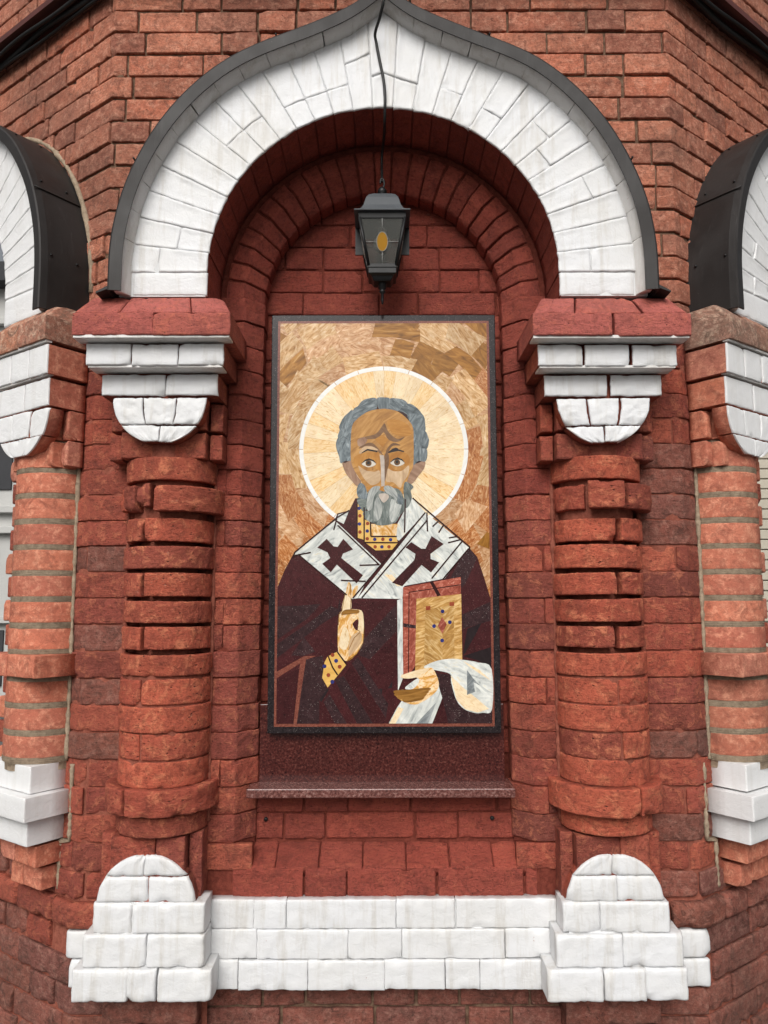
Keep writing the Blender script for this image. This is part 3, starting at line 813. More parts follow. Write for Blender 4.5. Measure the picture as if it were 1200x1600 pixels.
# plinth and pedestals ------------------------------------------
def plinth():
    v, f = box(-.49, .475, -.02, .018, .45, .668)
    pl = mk('plinth', [faceC(p[0], p[2], p[1]) for p in v], f, M['mort_white'], parent=tower, smooth=False)
    rg = random.Random(61)
    for i in range(3):
        z0 = .444 + i * .0765; cuts = [[-.49, -.40, -.21, .0, .165, .26, .475], [-.49, -.35, -.10, .048, .33, .475], [-.49, -.36, -.27, .032, .195, .475]][i]
        for a, b in zip(cuts[:-1], cuts[1:]):
            blk(pl, 'plinth_brick', faceC, a + .0007, b - .0007, z0 + .0006, z0 + .0765 - .0006, .026 + rg.uniform(-.002, .002) + (2 - i) * .006, .05, M['white'], bev=.0035, rough=.0018, chips=3, chipd=.005, tilt=.003, cell=.009)
    ZP = [at(0, y, DCAM - .115)[1] for y in (1336, 1412, 1460, 1512, 1563)]
    # ground wall under the plinth
    so = grid('wall', lambda u, v: Vector((u, .04, v)), [-.80, .80], [.0, .50], M['mort_dark'], tower)
    for k in range(-20, -14):
        for p, q in layout(-.80, .80, rg, rg.uniform(0, .2)):
            blk(so, 'footing_brick', faceC, p + .004, q - .004, row(k) + .008 + .004, row(k + 1) + .008 - .004, -.03 + rg.uniform(-.003, .003), .03, M['dull'], rough=.002, chips=3, cell=.02)
    for sg, xc in ((-1, -.637), (1, .614)):
        v, f = box(-.125, .125, -.02, .104, ZP[4] + .01, ZP[1])
        pe = mk('pedestal', [faceC(xc + p[0], p[2], p[1]) for p in v], f, M['mort_white'], parent=tower, smooth=False)
        # red block behind
        for a, b, n in ((-.135, -.1, .10), (-.098, .02, .135), (.022, .10, .135), (.102, .138, .10)):
            blk(pe, 'pedestal_brick', faceC, xc + a, xc + b, ZP[1] - .03, row(-8.75) + .028, n - .036, .12, M['red'], rough=.0018, chips=3, nd=3)
        if sg < 0:
            rws = [(ZP[1], ZP[2], -.136, .160, (-.3,), .112), (ZP[2], ZP[3], -.158, .163, (.05,), .120), (ZP[3], ZP[4], -.180, .184, (-.2, .22), .130)]
        else:
            rws = [(ZP[1], ZP[2], -.142, .142, (-.3,), .112), (ZP[2], ZP[3], -.163, .172, (.05,), .120), (ZP[3], ZP[4], -.190, .178, (-.2, .4), .130)]
        for z1, z0, a, b, cuts, n in rws:
            e = [a] + [a + (b - a) * (.5 + c / 2) for c in cuts] + [b]
            for p, q in zip(e[:-1], e[1:]):
                blk(pe, 'pedestal_brick', faceC, xc + p + .0005, xc + q - .0005, z0 + .0005, z1 - .0005, n + rg.uniform(-.002, .002), n - .02, M['white'], bev=.0065, rough=.0022, chips=4, chipd=.008, nd=4, tilt=.004, cell=.009)
        zc = ZP[1] - .004; rl = ZP[0] - zc
        def fl(s, z, n, xc=xc): 
            zz = z - zc; wd = math.sqrt(max(.0004, rl * rl - max(0, zz) ** 2)); return faceC(xc + s * wd / rl * 1.03, z, n)
        for z0, z1, cuts in ((ZP[1], ZP[1] + .066, (.05,)), (ZP[1] + .066, ZP[0] - .003, (-.06,))):
            e = [-1] + list(cuts) + [1]
            for a, b in zip(e[:-1], e[1:]):
                blk(pe, 'pedestal_brick', fl, a * rl + (.0005 if a > -1 else 0), b * rl - (.0005 if b < 1 else 0), z0 + .0005, z1 - .0005, .108 + rg.uniform(-.003, .003), .08, M['white'], M['red'], bev=.008, rough=.0026, chips=3, nd=2, cell=.009)
        # plain shaft below the pedestal
        for k in range(-20, -14):
            blk(pe, 'pedestal_brick', faceC, xc - .125, xc + .13, row(k) + .002, row(k + 1) - .002, .05, .10, M['dull'], rough=.002, chips=3, nd=2, cell=.02)
plinth()

# socle at the corners, white quoin ends ------------------------
def socle():
    wl_ = grid('socle', lambda u, v: SOC(u, v, -.012), [-1.9, -1.3, XL, -.70], lin(.0, .665, 3), M['mort_dark'], tower)
    wr_ = grid('socle', lambda u, v: SOC(u, v, -.012), [.70, XR, 1.3, 1.9], lin(.0, .665, 3), M['mort_dark'], tower)
    rg = random.Random(71)
    for k in range(-20, -10):
        z0, z1 = row(k), row(k + 1)
        for sg in (-1, 1):
            a, b = (-1.85, -.715) if sg < 0 else (.715, 1.85)
            for p, q in layout(a, b, rg, rg.uniform(.0, .2)):
                wq = k in (-13, -14) and ((sg < 0 and q > XL + .02) or (sg > 0 and p < XR - .02))
                n = .0; ex = {}
                if k == -12: n = .016; ex = dict(bev=.014, chipd=.016)
                mt = M['dull'] if (sg > 0 or k < -13) else (M['dull'] if rg.random() < .45 else M['red'])
                arg = dict(bev=.0045, rough=.0024, chips=rg.choice((3, 4, 5)), chipd=.01, extra=SOC.corners(), tilt=.01); arg.update(ex)
                if wq: continue
                blk(wl_ if sg < 0 else wr_, 'socle_brick', SOC, p + .004, q - .004, z0 + .004, z1 - .004, n + rg.uniform(-.004, .005), .05, mt, **arg)
    for sg in (-1, 1):
        for k in (-13, -14):
            e = rg.uniform(0, .02)
            a, b = (XL - .012 + .012 - e, -.73) if sg < 0 else (.73, XR + .0 + e)
            blk(wl_ if sg < 0 else wr_, 'socle_brick', SOC, a, b, row(k) + .001, row(k + 1) - .002, .01, .05, M['white'], bev=.007, rough=.0026, chips=4)
socle()

def fillets():
    for f, x, sg in ((faceL, SXL, 1), (faceR, SXR, -1)):
        pts = [f(x + sg * .117, z, .002) for z in lin(row(-6.1), row(5.2), 60)]
        tube('mortar_fillet', pts, .008, M['mort_grey'], tower, 6, rv=[.006 + .005 * noise.noise(Vector((i * .7, x, 2))) for i in range(61)])
        pts = [f(x + sg * (.145 if z > row(-9) else .10), z, .0) for z in lin(row(-10.8), row(-6.2), 40)]
        tube('mortar_fillet', pts, .008, M['mort_grey'], tower, 6, rv=[.006 + .006 * noise.noise(Vector((i * .7, x, 5))) for i in range(41)])
    for x in (CXL - .126, CXL + .126, CXR - .126, CXR + .126):
        pts = [faceC(x, z, .001) for z in lin(row(-8.2), row(5.2), 70)]
        tube('mortar_fillet', pts, .006, M['mort_red'], tower, 6, rv=[.006 + .005 * noise.noise(Vector((i * .7, x * 9, 2))) for i in range(71)])
    for px, py in ((415, 1279), (768, 1278)):
        x, z = at(px, py, DCAM - NB - .055); tube('wall_plug', [(x, -NB - .062, z), (x, -NB, z)], .006, M['cable'], tower, 10)
fillets()

# ------------------------------------------------------------------ stone icon
def stone(name, stops, sx=10., sy=55., rough=.11, dist=1.6, speck=None, speckcol=(.6, .58, .56), var=.25, sc=1.):
    m, nn, ll, bs = newmat(name); n = N(m.node_tree)
    v, rnd = n.brickvec()
    a = n.noise(n.stretch(v, sx, sy), 1. * sc, 6, .62, dist)
    b = n.noise(v, 26, 4, .6)
    c = n.ramp(a, stops)
    c = n.mix(n.math('MULTIPLY', n.ramp(b, [(.4, 0), (.7, 1)]), .35), c, stops[0][1])
    hv = n.add('ShaderNodeHueSaturation'); n.set(hv.inputs['Color'], c)
    n.set(hv.inputs['Value'], n.math('ADD', n.math('MULTIPLY', rnd, var), 1 - var / 2)); c = hv.outputs[0]
    if speck:
        w = n.voro(v, speck, 'F1'); k = n.noise(v, speck * .35, 3, .7)
        c = n.mix(n.math('MULTIPLY', n.ramp(w, [(.1, 1), (.24, 0)]), n.ramp(k, [(.5, 0), (.6, .9)])), c, speckcol)
        c = n.mix(n.ramp(n.noise(v, speck * .8, 3, .7), [(.35, .6), (.5, 0)]), c, tuple(x * .4 for x in stops[0][1]))
    ll.new(c, bs.inputs['Base Color'])
    bs.inputs['Roughness'].default_value = rough; bs.inputs['Specular IOR Level'].default_value = .45
    ll.new(n.bump(n.noise(v, 18, 2), .06, .004), bs.inputs['Normal'])
    return m
S = srgb
ST = dict(
 tan=stone('tan_streaked_stone', [(.3, S(140, 98, 52)), (.42, S(184, 140, 88)), (.54, S(210, 176, 132)), (.7, S(230, 208, 176))], 20, 62, dist=2.2),
 pink=stone('pink_streaked_stone', [(.3, S(142, 96, 58)), (.42, S(182, 134, 92)), (.54, S(206, 166, 126)), (.7, S(228, 204, 176))], 22, 60, dist=2.4),
 gold=stone('golden_brown_stone', [(.3, S(104, 66, 22)), (.48, S(148, 100, 38)), (.62, S(172, 122, 56)), (.75, S(196, 160, 104))], 12, 46),
 rust=stone('rust_orange_stone', [(.3, S(124, 64, 28)), (.46, S(172, 108, 58)), (.58, S(196, 146, 100)), (.72, S(222, 190, 150))], 30, 80, dist=3),
 honey=stone('honey_onyx', [(.3, S(206, 150, 84)), (.42, S(226, 188, 130)), (.55, S(238, 214, 170)), (.7, S(228, 188, 128))], 18, 70, dist=3.5, var=.1),
 cream=stone('cream_onyx', [(.28, S(190, 148, 100)), (.4, S(230, 204, 160)), (.56, S(240, 224, 192)), (.72, S(230, 194, 140))], 18, 70, dist=3.5, var=.1),
 onyxhand=stone('gold_white_onyx', [(.3, S(176, 116, 46)), (.45, S(214, 164, 90)), (.56, S(236, 214, 178)), (.72, S(204, 148, 66))], 14, 30, dist=3),
 handbrown=stone('brown_onyx', [(.3, S(98, 64, 26)), (.5, S(140, 98, 44)), (.7, S(170, 124, 62))], 6, 40),
 white=stone('white_inlay', [(.3, S(222, 222, 218)), (.7, S(240, 240, 236))], rough=.25, var=.05),
 marble=stone('white_grey_marble', [(.28, S(120, 126, 126)), (.42, S(196, 200, 196)), (.58, S(226, 228, 222)), (.74, S(212, 198, 156))], 9, 30, dist=2.5, var=.12),
 greymarble=stone('grey_marble', [(.3, S(84, 90, 92)), (.5, S(128, 134, 136)), (.7, S(172, 176, 174))], 9, 30, dist=2.5),
 hair=stone('blue_grey_marble', [(.3, S(66, 74, 78)), (.46, S(98, 108, 112)), (.6, S(128, 138, 142)), (.76, S(172, 180, 182))], 14, 50, dist=2.5),
 beard=stone('green_grey_marble', [(.3, S(72, 80, 78)), (.46, S(108, 116, 112)), (.6, S(140, 146, 142)), (.76, S(186, 190, 186))], 10, 60, dist=2),
 beardlight=stone('pale_grey_marble', [(.3, S(120, 126, 124)), (.5, S(168, 172, 168)), (.72, S(212, 212, 206))], 12, 70, dist=2),
 skin=stone('brown_face_stone', [(.3, S(140, 96, 48)), (.5, S(176, 128, 68)), (.7, S(200, 154, 92))], 8, 40, var=.08),
 skindk=stone('dark_face_stone', [(.3, S(92, 64, 42)), (.5, S(114, 84, 58)), (.7, S(136, 104, 74))], 8, 40, var=.08),
 skinor=stone('amber_face_stone', [(.3, S(148, 96, 38)), (.5, S(172, 118, 50)), (.7, S(192, 140, 70))], 8, 30, var=.06),
 skinlt=stone('beige_face_stone', [(.3, S(166, 134, 102)), (.5, S(196, 166, 130)), (.7, S(214, 188, 156))], 12, 40, var=.08),
 ear=stone('mauve_face_stone', [(.3, S(124, 92, 72)), (.5, S(152, 120, 98)), (.7, S(176, 146, 122))], 12, 40, var=.08),
 noselt=stone('pale_nose_stone', [(.3, S(172, 158, 146)), (.7, S(204, 192, 180))], 30, 8, var=.05),
 burg=stone('burgundy_granite', [(.3, S(52, 20, 22)), (.5, S(64, 26, 28)), (.7, S(74, 32, 34))], 30, 30, .2, speck=330., speckcol=S(168, 130, 124), var=.3),
 purp=stone('purple_black_granite', [(.3, S(44, 26, 28)), (.5, S(56, 36, 38)), (.7, S(68, 46, 48))], 30, 30, .2, speck=280., speckcol=S(206, 192, 188), var=.3),
 blackg=stone('black_slate_inlay', [(.3, S(32, 24, 26)), (.7, S(46, 36, 38))], 12, 30, .14, var=.2),
 frame=stone('black_speckled_granite', [(.3, S(26, 22, 24)), (.5, S(38, 32, 34)), (.7, S(50, 42, 44))], 40, 40, .12, speck=330., speckcol=S(190, 182, 176), var=.05),
 redgran=stone('red_granite', [(.3, S(98, 48, 40)), (.5, S(128, 72, 58)), (.7, S(150, 96, 80))], 120, 120, .2, speck=420., speckcol=S(170, 120, 100), var=.05),
 ledge=stone('dark_red_granite', [(.36, S(48, 21, 20)), (.47, S(70, 30, 27)), (.56, S(84, 39, 34)), (.66, S(108, 66, 58))], 150, 150, .14, speck=300., speckcol=S(128, 84, 76), var=.03, dist=.3),
 shelf=stone('lit_red_granite', [(.36, S(74, 42, 38)), (.47, S(108, 66, 60)), (.56, S(126, 86, 80)), (.66, S(156, 122, 114))], 150, 150, .2, speck=300., speckcol=S(170, 138, 130), var=.03, dist=.3),  # ledge granite made paler, the light on the shelf top put into its colour
 redmarb=stone('red_marble', [(.3, S(120, 56, 44)), (.5, S(158, 82, 66)), (.62, S(186, 116, 98)), (.75, S(220, 180, 164))], 24, 40, dist=3),
 bookgold=stone('gold_book_onyx', [(.3, S(138, 96, 48)), (.48, S(190, 146, 82)), (.6, S(222, 190, 134)), (.75, S(178, 128, 64))], 10, 45, dist=2.5),
 yellow=stone('yellow_inlay', [(.3, S(206, 160, 80)), (.7, S(226, 188, 112))], var=.06),
 line=stone('dark_inlay_line', [(.3, S(40, 20, 20)), (.7, S(58, 30, 28))], var=.1),
 blue=stone('blue_inlay', [(.3, S(34, 38, 92)), (.7, S(60, 66, 136))], var=.1),
 red=stone('red_inlay', [(.3, S(128, 56, 36)), (.7, S(158, 80, 54))], var=.1),
 eyewhite=stone('ivory_inlay', [(.3, S(196, 188, 174)), (.7, S(212, 206, 194))], var=.04),
 black=stone('black_inlay', [(.3, S(24, 22, 22)), (.7, S(38, 34, 32))], var=.05),
 iris=stone('brown_inlay', [(.3, S(82, 54, 28)), (.7, S(118, 82, 44))], var=.05),
)
TAU = R(1.25); ID = 2.283                     # icon leans forward a little; distance of its foot
IZ0 = at(600, 1146, ID)[1]
icon = empty('icon_panel', (0, ID - DCAM, IZ0)); icon.rotation_euler = (TAU, 0, 0)
tag(icon, 'tall inlaid stone icon of a haloed bearded saint in a black granite frame', 'icon')
def il(px, py):
    """photo pixel -> coordinates on the leaning icon plane (x, height)"""
    x = (px - 600) / F; y = (800 - py) / F
    d = Vector((x, math.cos(TH) - y * math.sin(TH), math.sin(TH) + y * math.cos(TH)))
    o = Vector((0, -DCAM, EYE)); p = Vector((0, ID - DCAM, IZ0)); u = Vector((0, -math.sin(TAU), math.cos(TAU))); nn_ = Vector((0, -math.cos(TAU), -math.sin(TAU)))
    q = o + d * ((p - o).dot(nn_) / d.dot(nn_)) - p
    return q.x, q.dot(u)
cA = lambda P: [il(410 + a / 3.158, 480 + b / 3.158) for a, b in P]
cB = lambda P: [il(410 + a / 3.158, 780 + b / 3.158) for a, b in P]
cF = lambda P: [il(510 + a / 6.667, 600 + b / 6.667) for a, b in P]
cH = lambda P: [il(490 + a / 4.138, 880 + b / 4.138) for a, b in P]
def smooth2(P, k=4):
    n_ = len(P); out = []
    for i in range(n_):
        p0, p1, p2, p3 = (Vector(P[(i + j) % n_]) for j in (-1, 0, 1, 2))
        for q in range(k):
            t = q / k; out.append(tuple(.5 * ((2 * p1) + (p2 - p0) * t + (2 * p0 - 5 * p1 + 4 * p2 - p3) * t * t + (3 * p1 - p0 - 3 * p2 + p3) * t ** 3)))
    return out
prng = random.Random(5)
def piece(name, P, mat, h, ang=None, sm=False, parent=None, gap=0.):
    if sm: P = smooth2(P)
    if ang is None: ang = prng.uniform(0, 180)
    if gap:
        cx = sum(p[0] for p in P) / len(P); cz = sum(p[1] for p in P) / len(P)
        P = [(cx + (p[0] - cx) * (1 - gap), cz + (p[1] - cz) * (1 - gap)) for p in P]
    h = h + prng.uniform(-.05, .05); h *= .001
    n_ = len(P); V = [(p[0], -h, p[1]) for p in P] + [(p[0], .004, p[1]) for p in P]
    ca, sa = math.cos(R(ang)), math.sin(R(ang)); U = [(p[0] * ca + p[1] * sa, -p[0] * sa + p[1] * ca) for p in P] * 2
    FC = [tuple(range(n_)), tuple(range(2 * n_ - 1, n_ - 1, -1))] + [(i, (i + 1) % n_, n_ + (i + 1) % n_, n_ + i) for i in range(n_)]
    return mk(name, V, FC, mat, None, U, parent or icon, smooth=False)
def disc(name, c, r, mat, h, asp=1., parent=None): return piece(name, [(c[0] + r * math.cos(t), c[1] + r * asp * math.sin(t)) for t in [2 * math.pi * i / 16 for i in range(16)]], mat, h, parent=parent)
def strip(name, P, w, mat, h):
    for a, b in zip(P[:-1], P[1:]):
        d = (Vector(b) - Vector(a)); q = Vector((-d.y, d.x)).normalized() * w / 2
        piece(name, [tuple(Vector(a) + q), tuple(Vector(b) + q), tuple(Vector(b) - q), tuple(Vector(a) - q)], mat, h)
W0, W1 = il(418, 1146), il(783, 1146); T0, T1 = il(427, 491), il(777, 493)
hw_ = (abs(W0[0]) + abs(W1[0]) + abs(T0[0]) + abs(T1[0])) / 4; IH = (T0[1] + T1[1]) / 2
bbox('granite_slab', -hw_, hw_, 0.0, .028, 0, IH, ST['frame'], icon, .0025)
b1 = .0195; b2 = .0265
def ring_strip(x0, x1, z0, z1, h, mat, name):
    piece(name, [(x0, z0), (x1, z0), (x1, z1), (x0, z1)], mat, h, 0)
for (x0, x1, z0, z1) in ((-hw_ + b1, -hw_ + b2, b1, IH - b1), (hw_ - b2, hw_ - b1, b1, IH - b1), (-hw_ + b2, hw_ - b2, b1, b2 + .002), (-hw_ + b2, hw_ - b2, IH - b2, IH - b1)):
    ring_strip(x0, x1, z0, z1, .6, ST['redgran'], 'border_strip')
IX, IZa, IZb = hw_ - b2, b2 + .002, IH - b2
def clip(P):
    for ax, lim, sg in ((0, -IX, 1), (0, IX, -1), (1, IZa, 1), (1, IZb, -1)):
        out = []
        for i in range(len(P)):
            a, b = P[i - 1], P[i]; fa, fb = sg * (a[ax] - lim), sg * (b[ax] - lim)
            if (fa < 0) != (fb < 0):
                t = fa / (fa - fb); out.append((a[0] + (b[0] - a[0]) * t, a[1] + (b[1] - a[1]) * t))
            if fb >= 0: out.append(b)
        P = out
        if not P: return P
    return P
piece('tile_bed', [(-IX, .3), (IX, .3), (IX, IZb), (-IX, IZb)], ST['pink'], .25, 0)
# background tiles round the halo
HC = il(600, 702); HR = abs(il(732, 702)[0] - HC[0])
fr = prng.uniform
radii = [HR * x for x in (.97, 1.16, 1.36, 1.55, 1.78, 2.0, 2.3, 2.6, 2.9)]
for r0, r1 in zip(radii[:-1], radii[1:]):
    t = fr(0, 20)
    end = t + 360
    while t < end:
        dt = min(math.degrees(fr(.05, .15) / r0), end - t + .01); e0, e1 = fr(-.014, .010), fr(-.008, .014)
        A = [(r0 + e0, t), (r0 + e0 * .5, t + dt / 2), (r0 + e0, t + dt), (r1 + e1, t + dt + fr(-4, 4)), (r1 + e1 * .4, t + dt / 2), (r1 + fr(-.008, .014), t + fr(-4, 4))]
        P = clip([(HC[0] + r * math.cos(R(a)), HC[1] + r * math.sin(R(a))) for r, a in A])
        tm = t + dt / 2; cz = HC[1] + (r0 + r1) / 2 * math.sin(R(tm)); cx = HC[0] + (r0 + r1) / 2 * math.cos(R(tm))
        if P and cz > .36:
            q = prng.random()
            if cx > .0 and cz > HC[1] + .27 - .25 * cx: mat = ST['gold'] if q < .8 else ST['tan']
            elif cx < -.2 and cz > HC[1] + .22: mat = ST['gold'] if q < .3 else ST['tan']
            elif cz < HC[1] - .09: mat = ST['rust'] if q < .62 else (ST['pink'] if q < .9 else ST['gold'])
            elif cx > .2 and q < .3: mat = ST['rust']
            else: mat = ST['tan'] if q < .5 else ST['pink']
            piece('background_tile', P, mat, fr(.5, .9), tm + 90 + fr(-30, 30), gap=.004)
        t += dt
# halo
nw = 34; t = 0
for i in range(nw):
    dt = 360 / nw * fr(.75, 1.25); 
    if i == nw - 1: dt = 360 - t
    a0, a1 = R(t + .07), R(t + dt - .07); rr = HR * .955
    P = [(HC[0] + .03 * math.cos(a0), HC[1] + .03 * math.sin(a0))] + [(HC[0] + rr * math.cos(a), HC[1] + rr * math.sin(a)) for a in lin(a0, a1, 4)] + [(HC[0] + .03 * math.cos(a1), HC[1] + .03 * math.sin(a1))]
    piece('halo_wedge', P, ST['honey'] if (prng.random() < (.62 if 90 < t < 260 else .25)) else ST['cream'], fr(1., 1.15), t + dt / 2)
    t += dt
    if t >= 360: break
for i in range(20):
    a0, a1 = R(i * 18 + .2), R(i * 18 + 17.8)
    P = [(HC[0] + HR * math.cos(a), HC[1] + HR * math.sin(a)) for a in lin(a0, a1, 6)] + [(HC[0] + HR * .95 * math.cos(a), HC[1] + HR * .95 * math.sin(a)) for a in lin(a1, a0, 6)]
    piece('halo_ring_segment', P, ST['white'], 1.3)
# robe
def robe(P, m, h=1.9, a=None): piece('robe_piece', clip(cB(P)), ST[m], h, a)
robe([(150, 275), (110, 350), (72, 440), (60, 1130), (1150, 1130), (1128, 500), (1095, 390), (1060, 285), (1020, 240), (800, 66), (740, -5), (460, -5), (430, 55), (370, 70), (355, 115)], 'burg', 1.5)
for P, m in (([(172, 282), (205, 290), (385, 465), (372, 540), (300, 510), (170, 520), (82, 520), (80, 440), (120, 350)], 'burg'),
             ([(62, 720), (240, 600), (385, 490), (385, 560), (300, 610), (62, 790)], 'purp'),
             ([(82, 525), (170, 525), (290, 515), (220, 590), (62, 700), (62, 540)], 'purp'), ([(140, 770), (205, 680), (262, 752), (200, 772)], 'purp'),
             ([(215, 790), (300, 770), (298, 890), (320, 935), (280, 990), (280, 1130), (165, 1130), (190, 950)], 'purp'),
             ([(62, 855), (205, 773), (265, 772), (215, 792), (120, 850), (62, 888)], 'redgran'), ([(185, 810), (216, 790), (192, 950), (165, 1130), (150, 1130)], 'redgran'),
             ([(62, 895), (178, 835), (150, 1130), (62, 1130)], 'burg'), ([(300, 930), (330, 935), (290, 1000), (280, 990)], 'blackg'),
             ([(355, 890), (400, 870), (560, 1130), (478, 1130)], 'purp'), ([(440, 810), (470, 775), (620, 1010), (608, 1080)], 'purp'), ([(300, 1000), (330, 960), (430, 1130), (370, 1130)], 'purp'),
             ([(402, 868), (438, 815), (606, 1085), (590, 1130), (562, 1130)], 'burg'), ([(445, 505), (640, 505), (500, 620), (505, 560), (445, 540)], 'burg'),
             ([(500, 690), (660, 520), (662, 650), (530, 790), (475, 770)], 'purp'), ([(530, 795), (662, 655), (665, 860), (600, 960)], 'burg'),
             ([(562, 940), (592, 932), (585, 1010), (560, 1012)], 'blackg'), ([(600, 885), (642, 855), (640, 930), (612, 935)], 'blackg'),
             ([(925, 395), (985, 280), (1020, 245), (1060, 290), (1000, 420), (980, 440), (978, 385)], 'purp'), ([(1062, 295), (1095, 390), (1125, 500), (985, 560), (985, 450)], 'burg'),
             ([(1010, 640), (1080, 612), (1060, 652), (1000, 760), (988, 770)], 'blackg'), ([(988, 775), (1128, 730), (1130, 835), (1060, 795)], 'blackg'), ([(985, 570), (1128, 505), (1128, 600), (1085, 612), (990, 640)], 'purp'),
             ([(850, 860), (925, 865), (960, 1000), (1040, 1055), (1140, 1040), (1140, 1130), (920, 1130), (885, 970)], 'purp'), ([(885, 975), (918, 1130), (828, 1130)], 'burg')):
    robe(P, m, 1.8)
# collar, stole bands and crosses
def bp(name, P, m, h, a=None, sm=False): piece(name, clip(cB(P)), ST[m], h, a, sm)
bp('collar_piece', [(735, -10), (805, 66), (675, 205), (655, 195), (668, 120), (700, 60), (705, -5)], 'marble', 2.0)
bp('collar_piece', [(375, 76), (428, 58), (402, 122), (366, 104)], 'marble', 2.1)
bp('collar_piece', [(466, -5), (468, 205), (398, 128), (432, 56)], 'burg', 2.0)
bp('neck_piece', [(538, 122), (668, 122), (662, 182), (538, 182)], 'onyxhand', 2.2)
for P in ([(468, 15), (500, 15), (502, 200), (470, 190)], [(505, 100), (534, 112), (536, 186), (662, 186), (668, 214), (505, 210)], [(512, 217), (668, 217), (640, 250), (560, 253)]): bp('collar_band', P, 'yellow', 2.3)
bp('collar_piece', [(558, 255), (642, 252), (592, 312)], 'burg', 2.2)
for (x, y, c) in ((478, 45, 'blue'), (480, 122, 'blue'), (518, 157, 'blue'), (555, 198, 'blue'), (633, 200, 'blue'), (590, 235, 'blue'), (482, 82, 'red'), (482, 162, 'red'), (520, 120, 'red'), (518, 195, 'red'), (595, 198, 'red'), (557, 235, 'red'), (625, 235, 'red')):
    disc('inlay_dot', cB([(x, y)])[0], .0052, ST[c], 2.6)
bp('stole_band', [(360, 106), (590, 322), (512, 410), (470, 488), (440, 492), (410, 472), (180, 278), (152, 278), (180, 240)], 'marble', 2.1, 35)
bp('stole_band', [(806, 68), (1020, 240), (900, 392), (700, 428), (690, 492), (470, 488), (590, 340)], 'marble', 2.2, 130)
bp('stole_band', [(665, 498), (692, 490), (692, 700), (694, 880), (668, 945)], 'marble', 2.1, 90)
bp('stole_band', [(600, 372), (640, 372), (690, 428), (668, 430)], 'cream', 2.5, 130)
bp('cross', [(318, 195), (352, 232), (372, 235), (400, 195), (448, 247), (398, 268), (390, 290), (497, 375), (465, 415), (368, 322), (338, 360), (296, 318), (335, 290), (322, 262), (272, 238)], 'burg', 2.6)
bp('cross', [(735, 212), (785, 245), (805, 245), (835, 182), (895, 222), (830, 270), (830, 295), (872, 312), (832, 362), (785, 325), (690, 430), (640, 412), (750, 300), (755, 270), (706, 238)], 'burg', 2.6)
lw = .0042
for P in ([(372, 128), (578, 325)], [(180, 274), (416, 472)], [(805, 66), (447, 487)], [(812, 106), (490, 487)], [(985, 210), (835, 392)], [(1018, 244), (890, 396)], [(742, -5), (1022, 236), (1022, 258)], [(812, 66), (815, 160)], [(840, 136), (868, 110)], [(870, 166), (893, 130)], [(916, 216), (980, 200)], [(920, 192), (960, 185)],
          [(368, 95), (353, 152)], [(155, 278), (240, 262)], [(480, 326), (577, 323)], [(388, 400), (510, 405)], [(150, 290), (160, 262), (370, 90), (430, 55)], [(534, 112), (536, 184), (664, 184)], [(503, 40), (503, 214), (668, 215)], [(706, 0), (702, 165)], [(468, 15), (468, 200)]):
    strip('inlay_line', cB(P), lw, ST['line'], 2.85)
# head
HB = [(150, 830), (100, 620), (135, 440), (230, 300), (370, 180), (530, 147), (665, 150), (810, 165), (960, 260), (1035, 420), (1075, 600), (1050, 760), (1030, 812), (900, 845), (600, 700), (262, 800)]
piece('hair_bed', cF(HB), ST['line'], 1.95, 0, True, gap=.05)
def fp(name, P, m, h, a=None, sm=True, parent=None): return piece(name, cF(P), ST[m], h, a, sm, parent)
for P, a in (([(150, 830), (135, 760), (110, 690), (100, 620), (120, 560), (150, 540), (200, 560), (258, 600), (266, 700), (262, 800), (200, 805)], 80), ([(120, 560), (140, 480), (135, 440), (180, 350), (205, 400), (205, 470), (268, 520), (262, 600), (200, 562)], 60), ([(180, 350), (230, 300), (280, 268), (282, 400), (268, 520), (200, 470), (198, 400)], 60),
             ([(280, 270), (330, 230), (370, 180), (430, 150), (530, 147), (532, 262), (440, 295), (350, 350), (300, 405), (278, 400)], 25), ([(530, 147), (600, 138), (665, 150), (662, 220), (642, 272), (560, 272), (535, 215)], 90), ([(665, 150), (740, 150), (810, 165), (852, 205), (800, 238), (752, 285), (690, 280), (645, 270), (660, 215)], 140),
             ([(850, 205), (900, 215), (960, 260), (1000, 310), (1022, 345), (930, 315), (850, 325), (800, 295), (752, 280), (800, 235)], 150), ([(1020, 340), (1035, 420), (1035, 492), (960, 475), (900, 448), (865, 385), (845, 322), (930, 308)], 60), ([(1035, 490), (1065, 550), (1075, 600), (1050, 682), (990, 675), (905, 648), (900, 560), (898, 445), (960, 468)], 80), ([(1050, 680), (1055, 760), (1030, 812), (960, 805), (902, 845), (900, 640), (990, 668)], 80)):
    piece('hair_piece', cF(P), ST['hair'], 2.1, a, True, gap=.035)
fp('ear', [(170, 810), (262, 800), (300, 900), (325, 960), (365, 1020), (320, 1062), (260, 1000), (200, 920)], 'ear', 2.0)
fp('ear', [(900, 840), (960, 803), (1030, 810), (1020, 880), (960, 960), (890, 1042), (825, 1000), (865, 900)], 'ear', 2.0)
fp('face_piece', [(260, 800), (258, 600), (272, 440), (330, 360), (440, 288), (560, 262), (640, 262), (750, 290), (850, 370), (902, 450), (912, 560), (908, 840), (872, 930), (840, 1020), (800, 1150), (560, 1180), (420, 1120), (365, 1010), (300, 910)], 'skin', 2.2, 30)
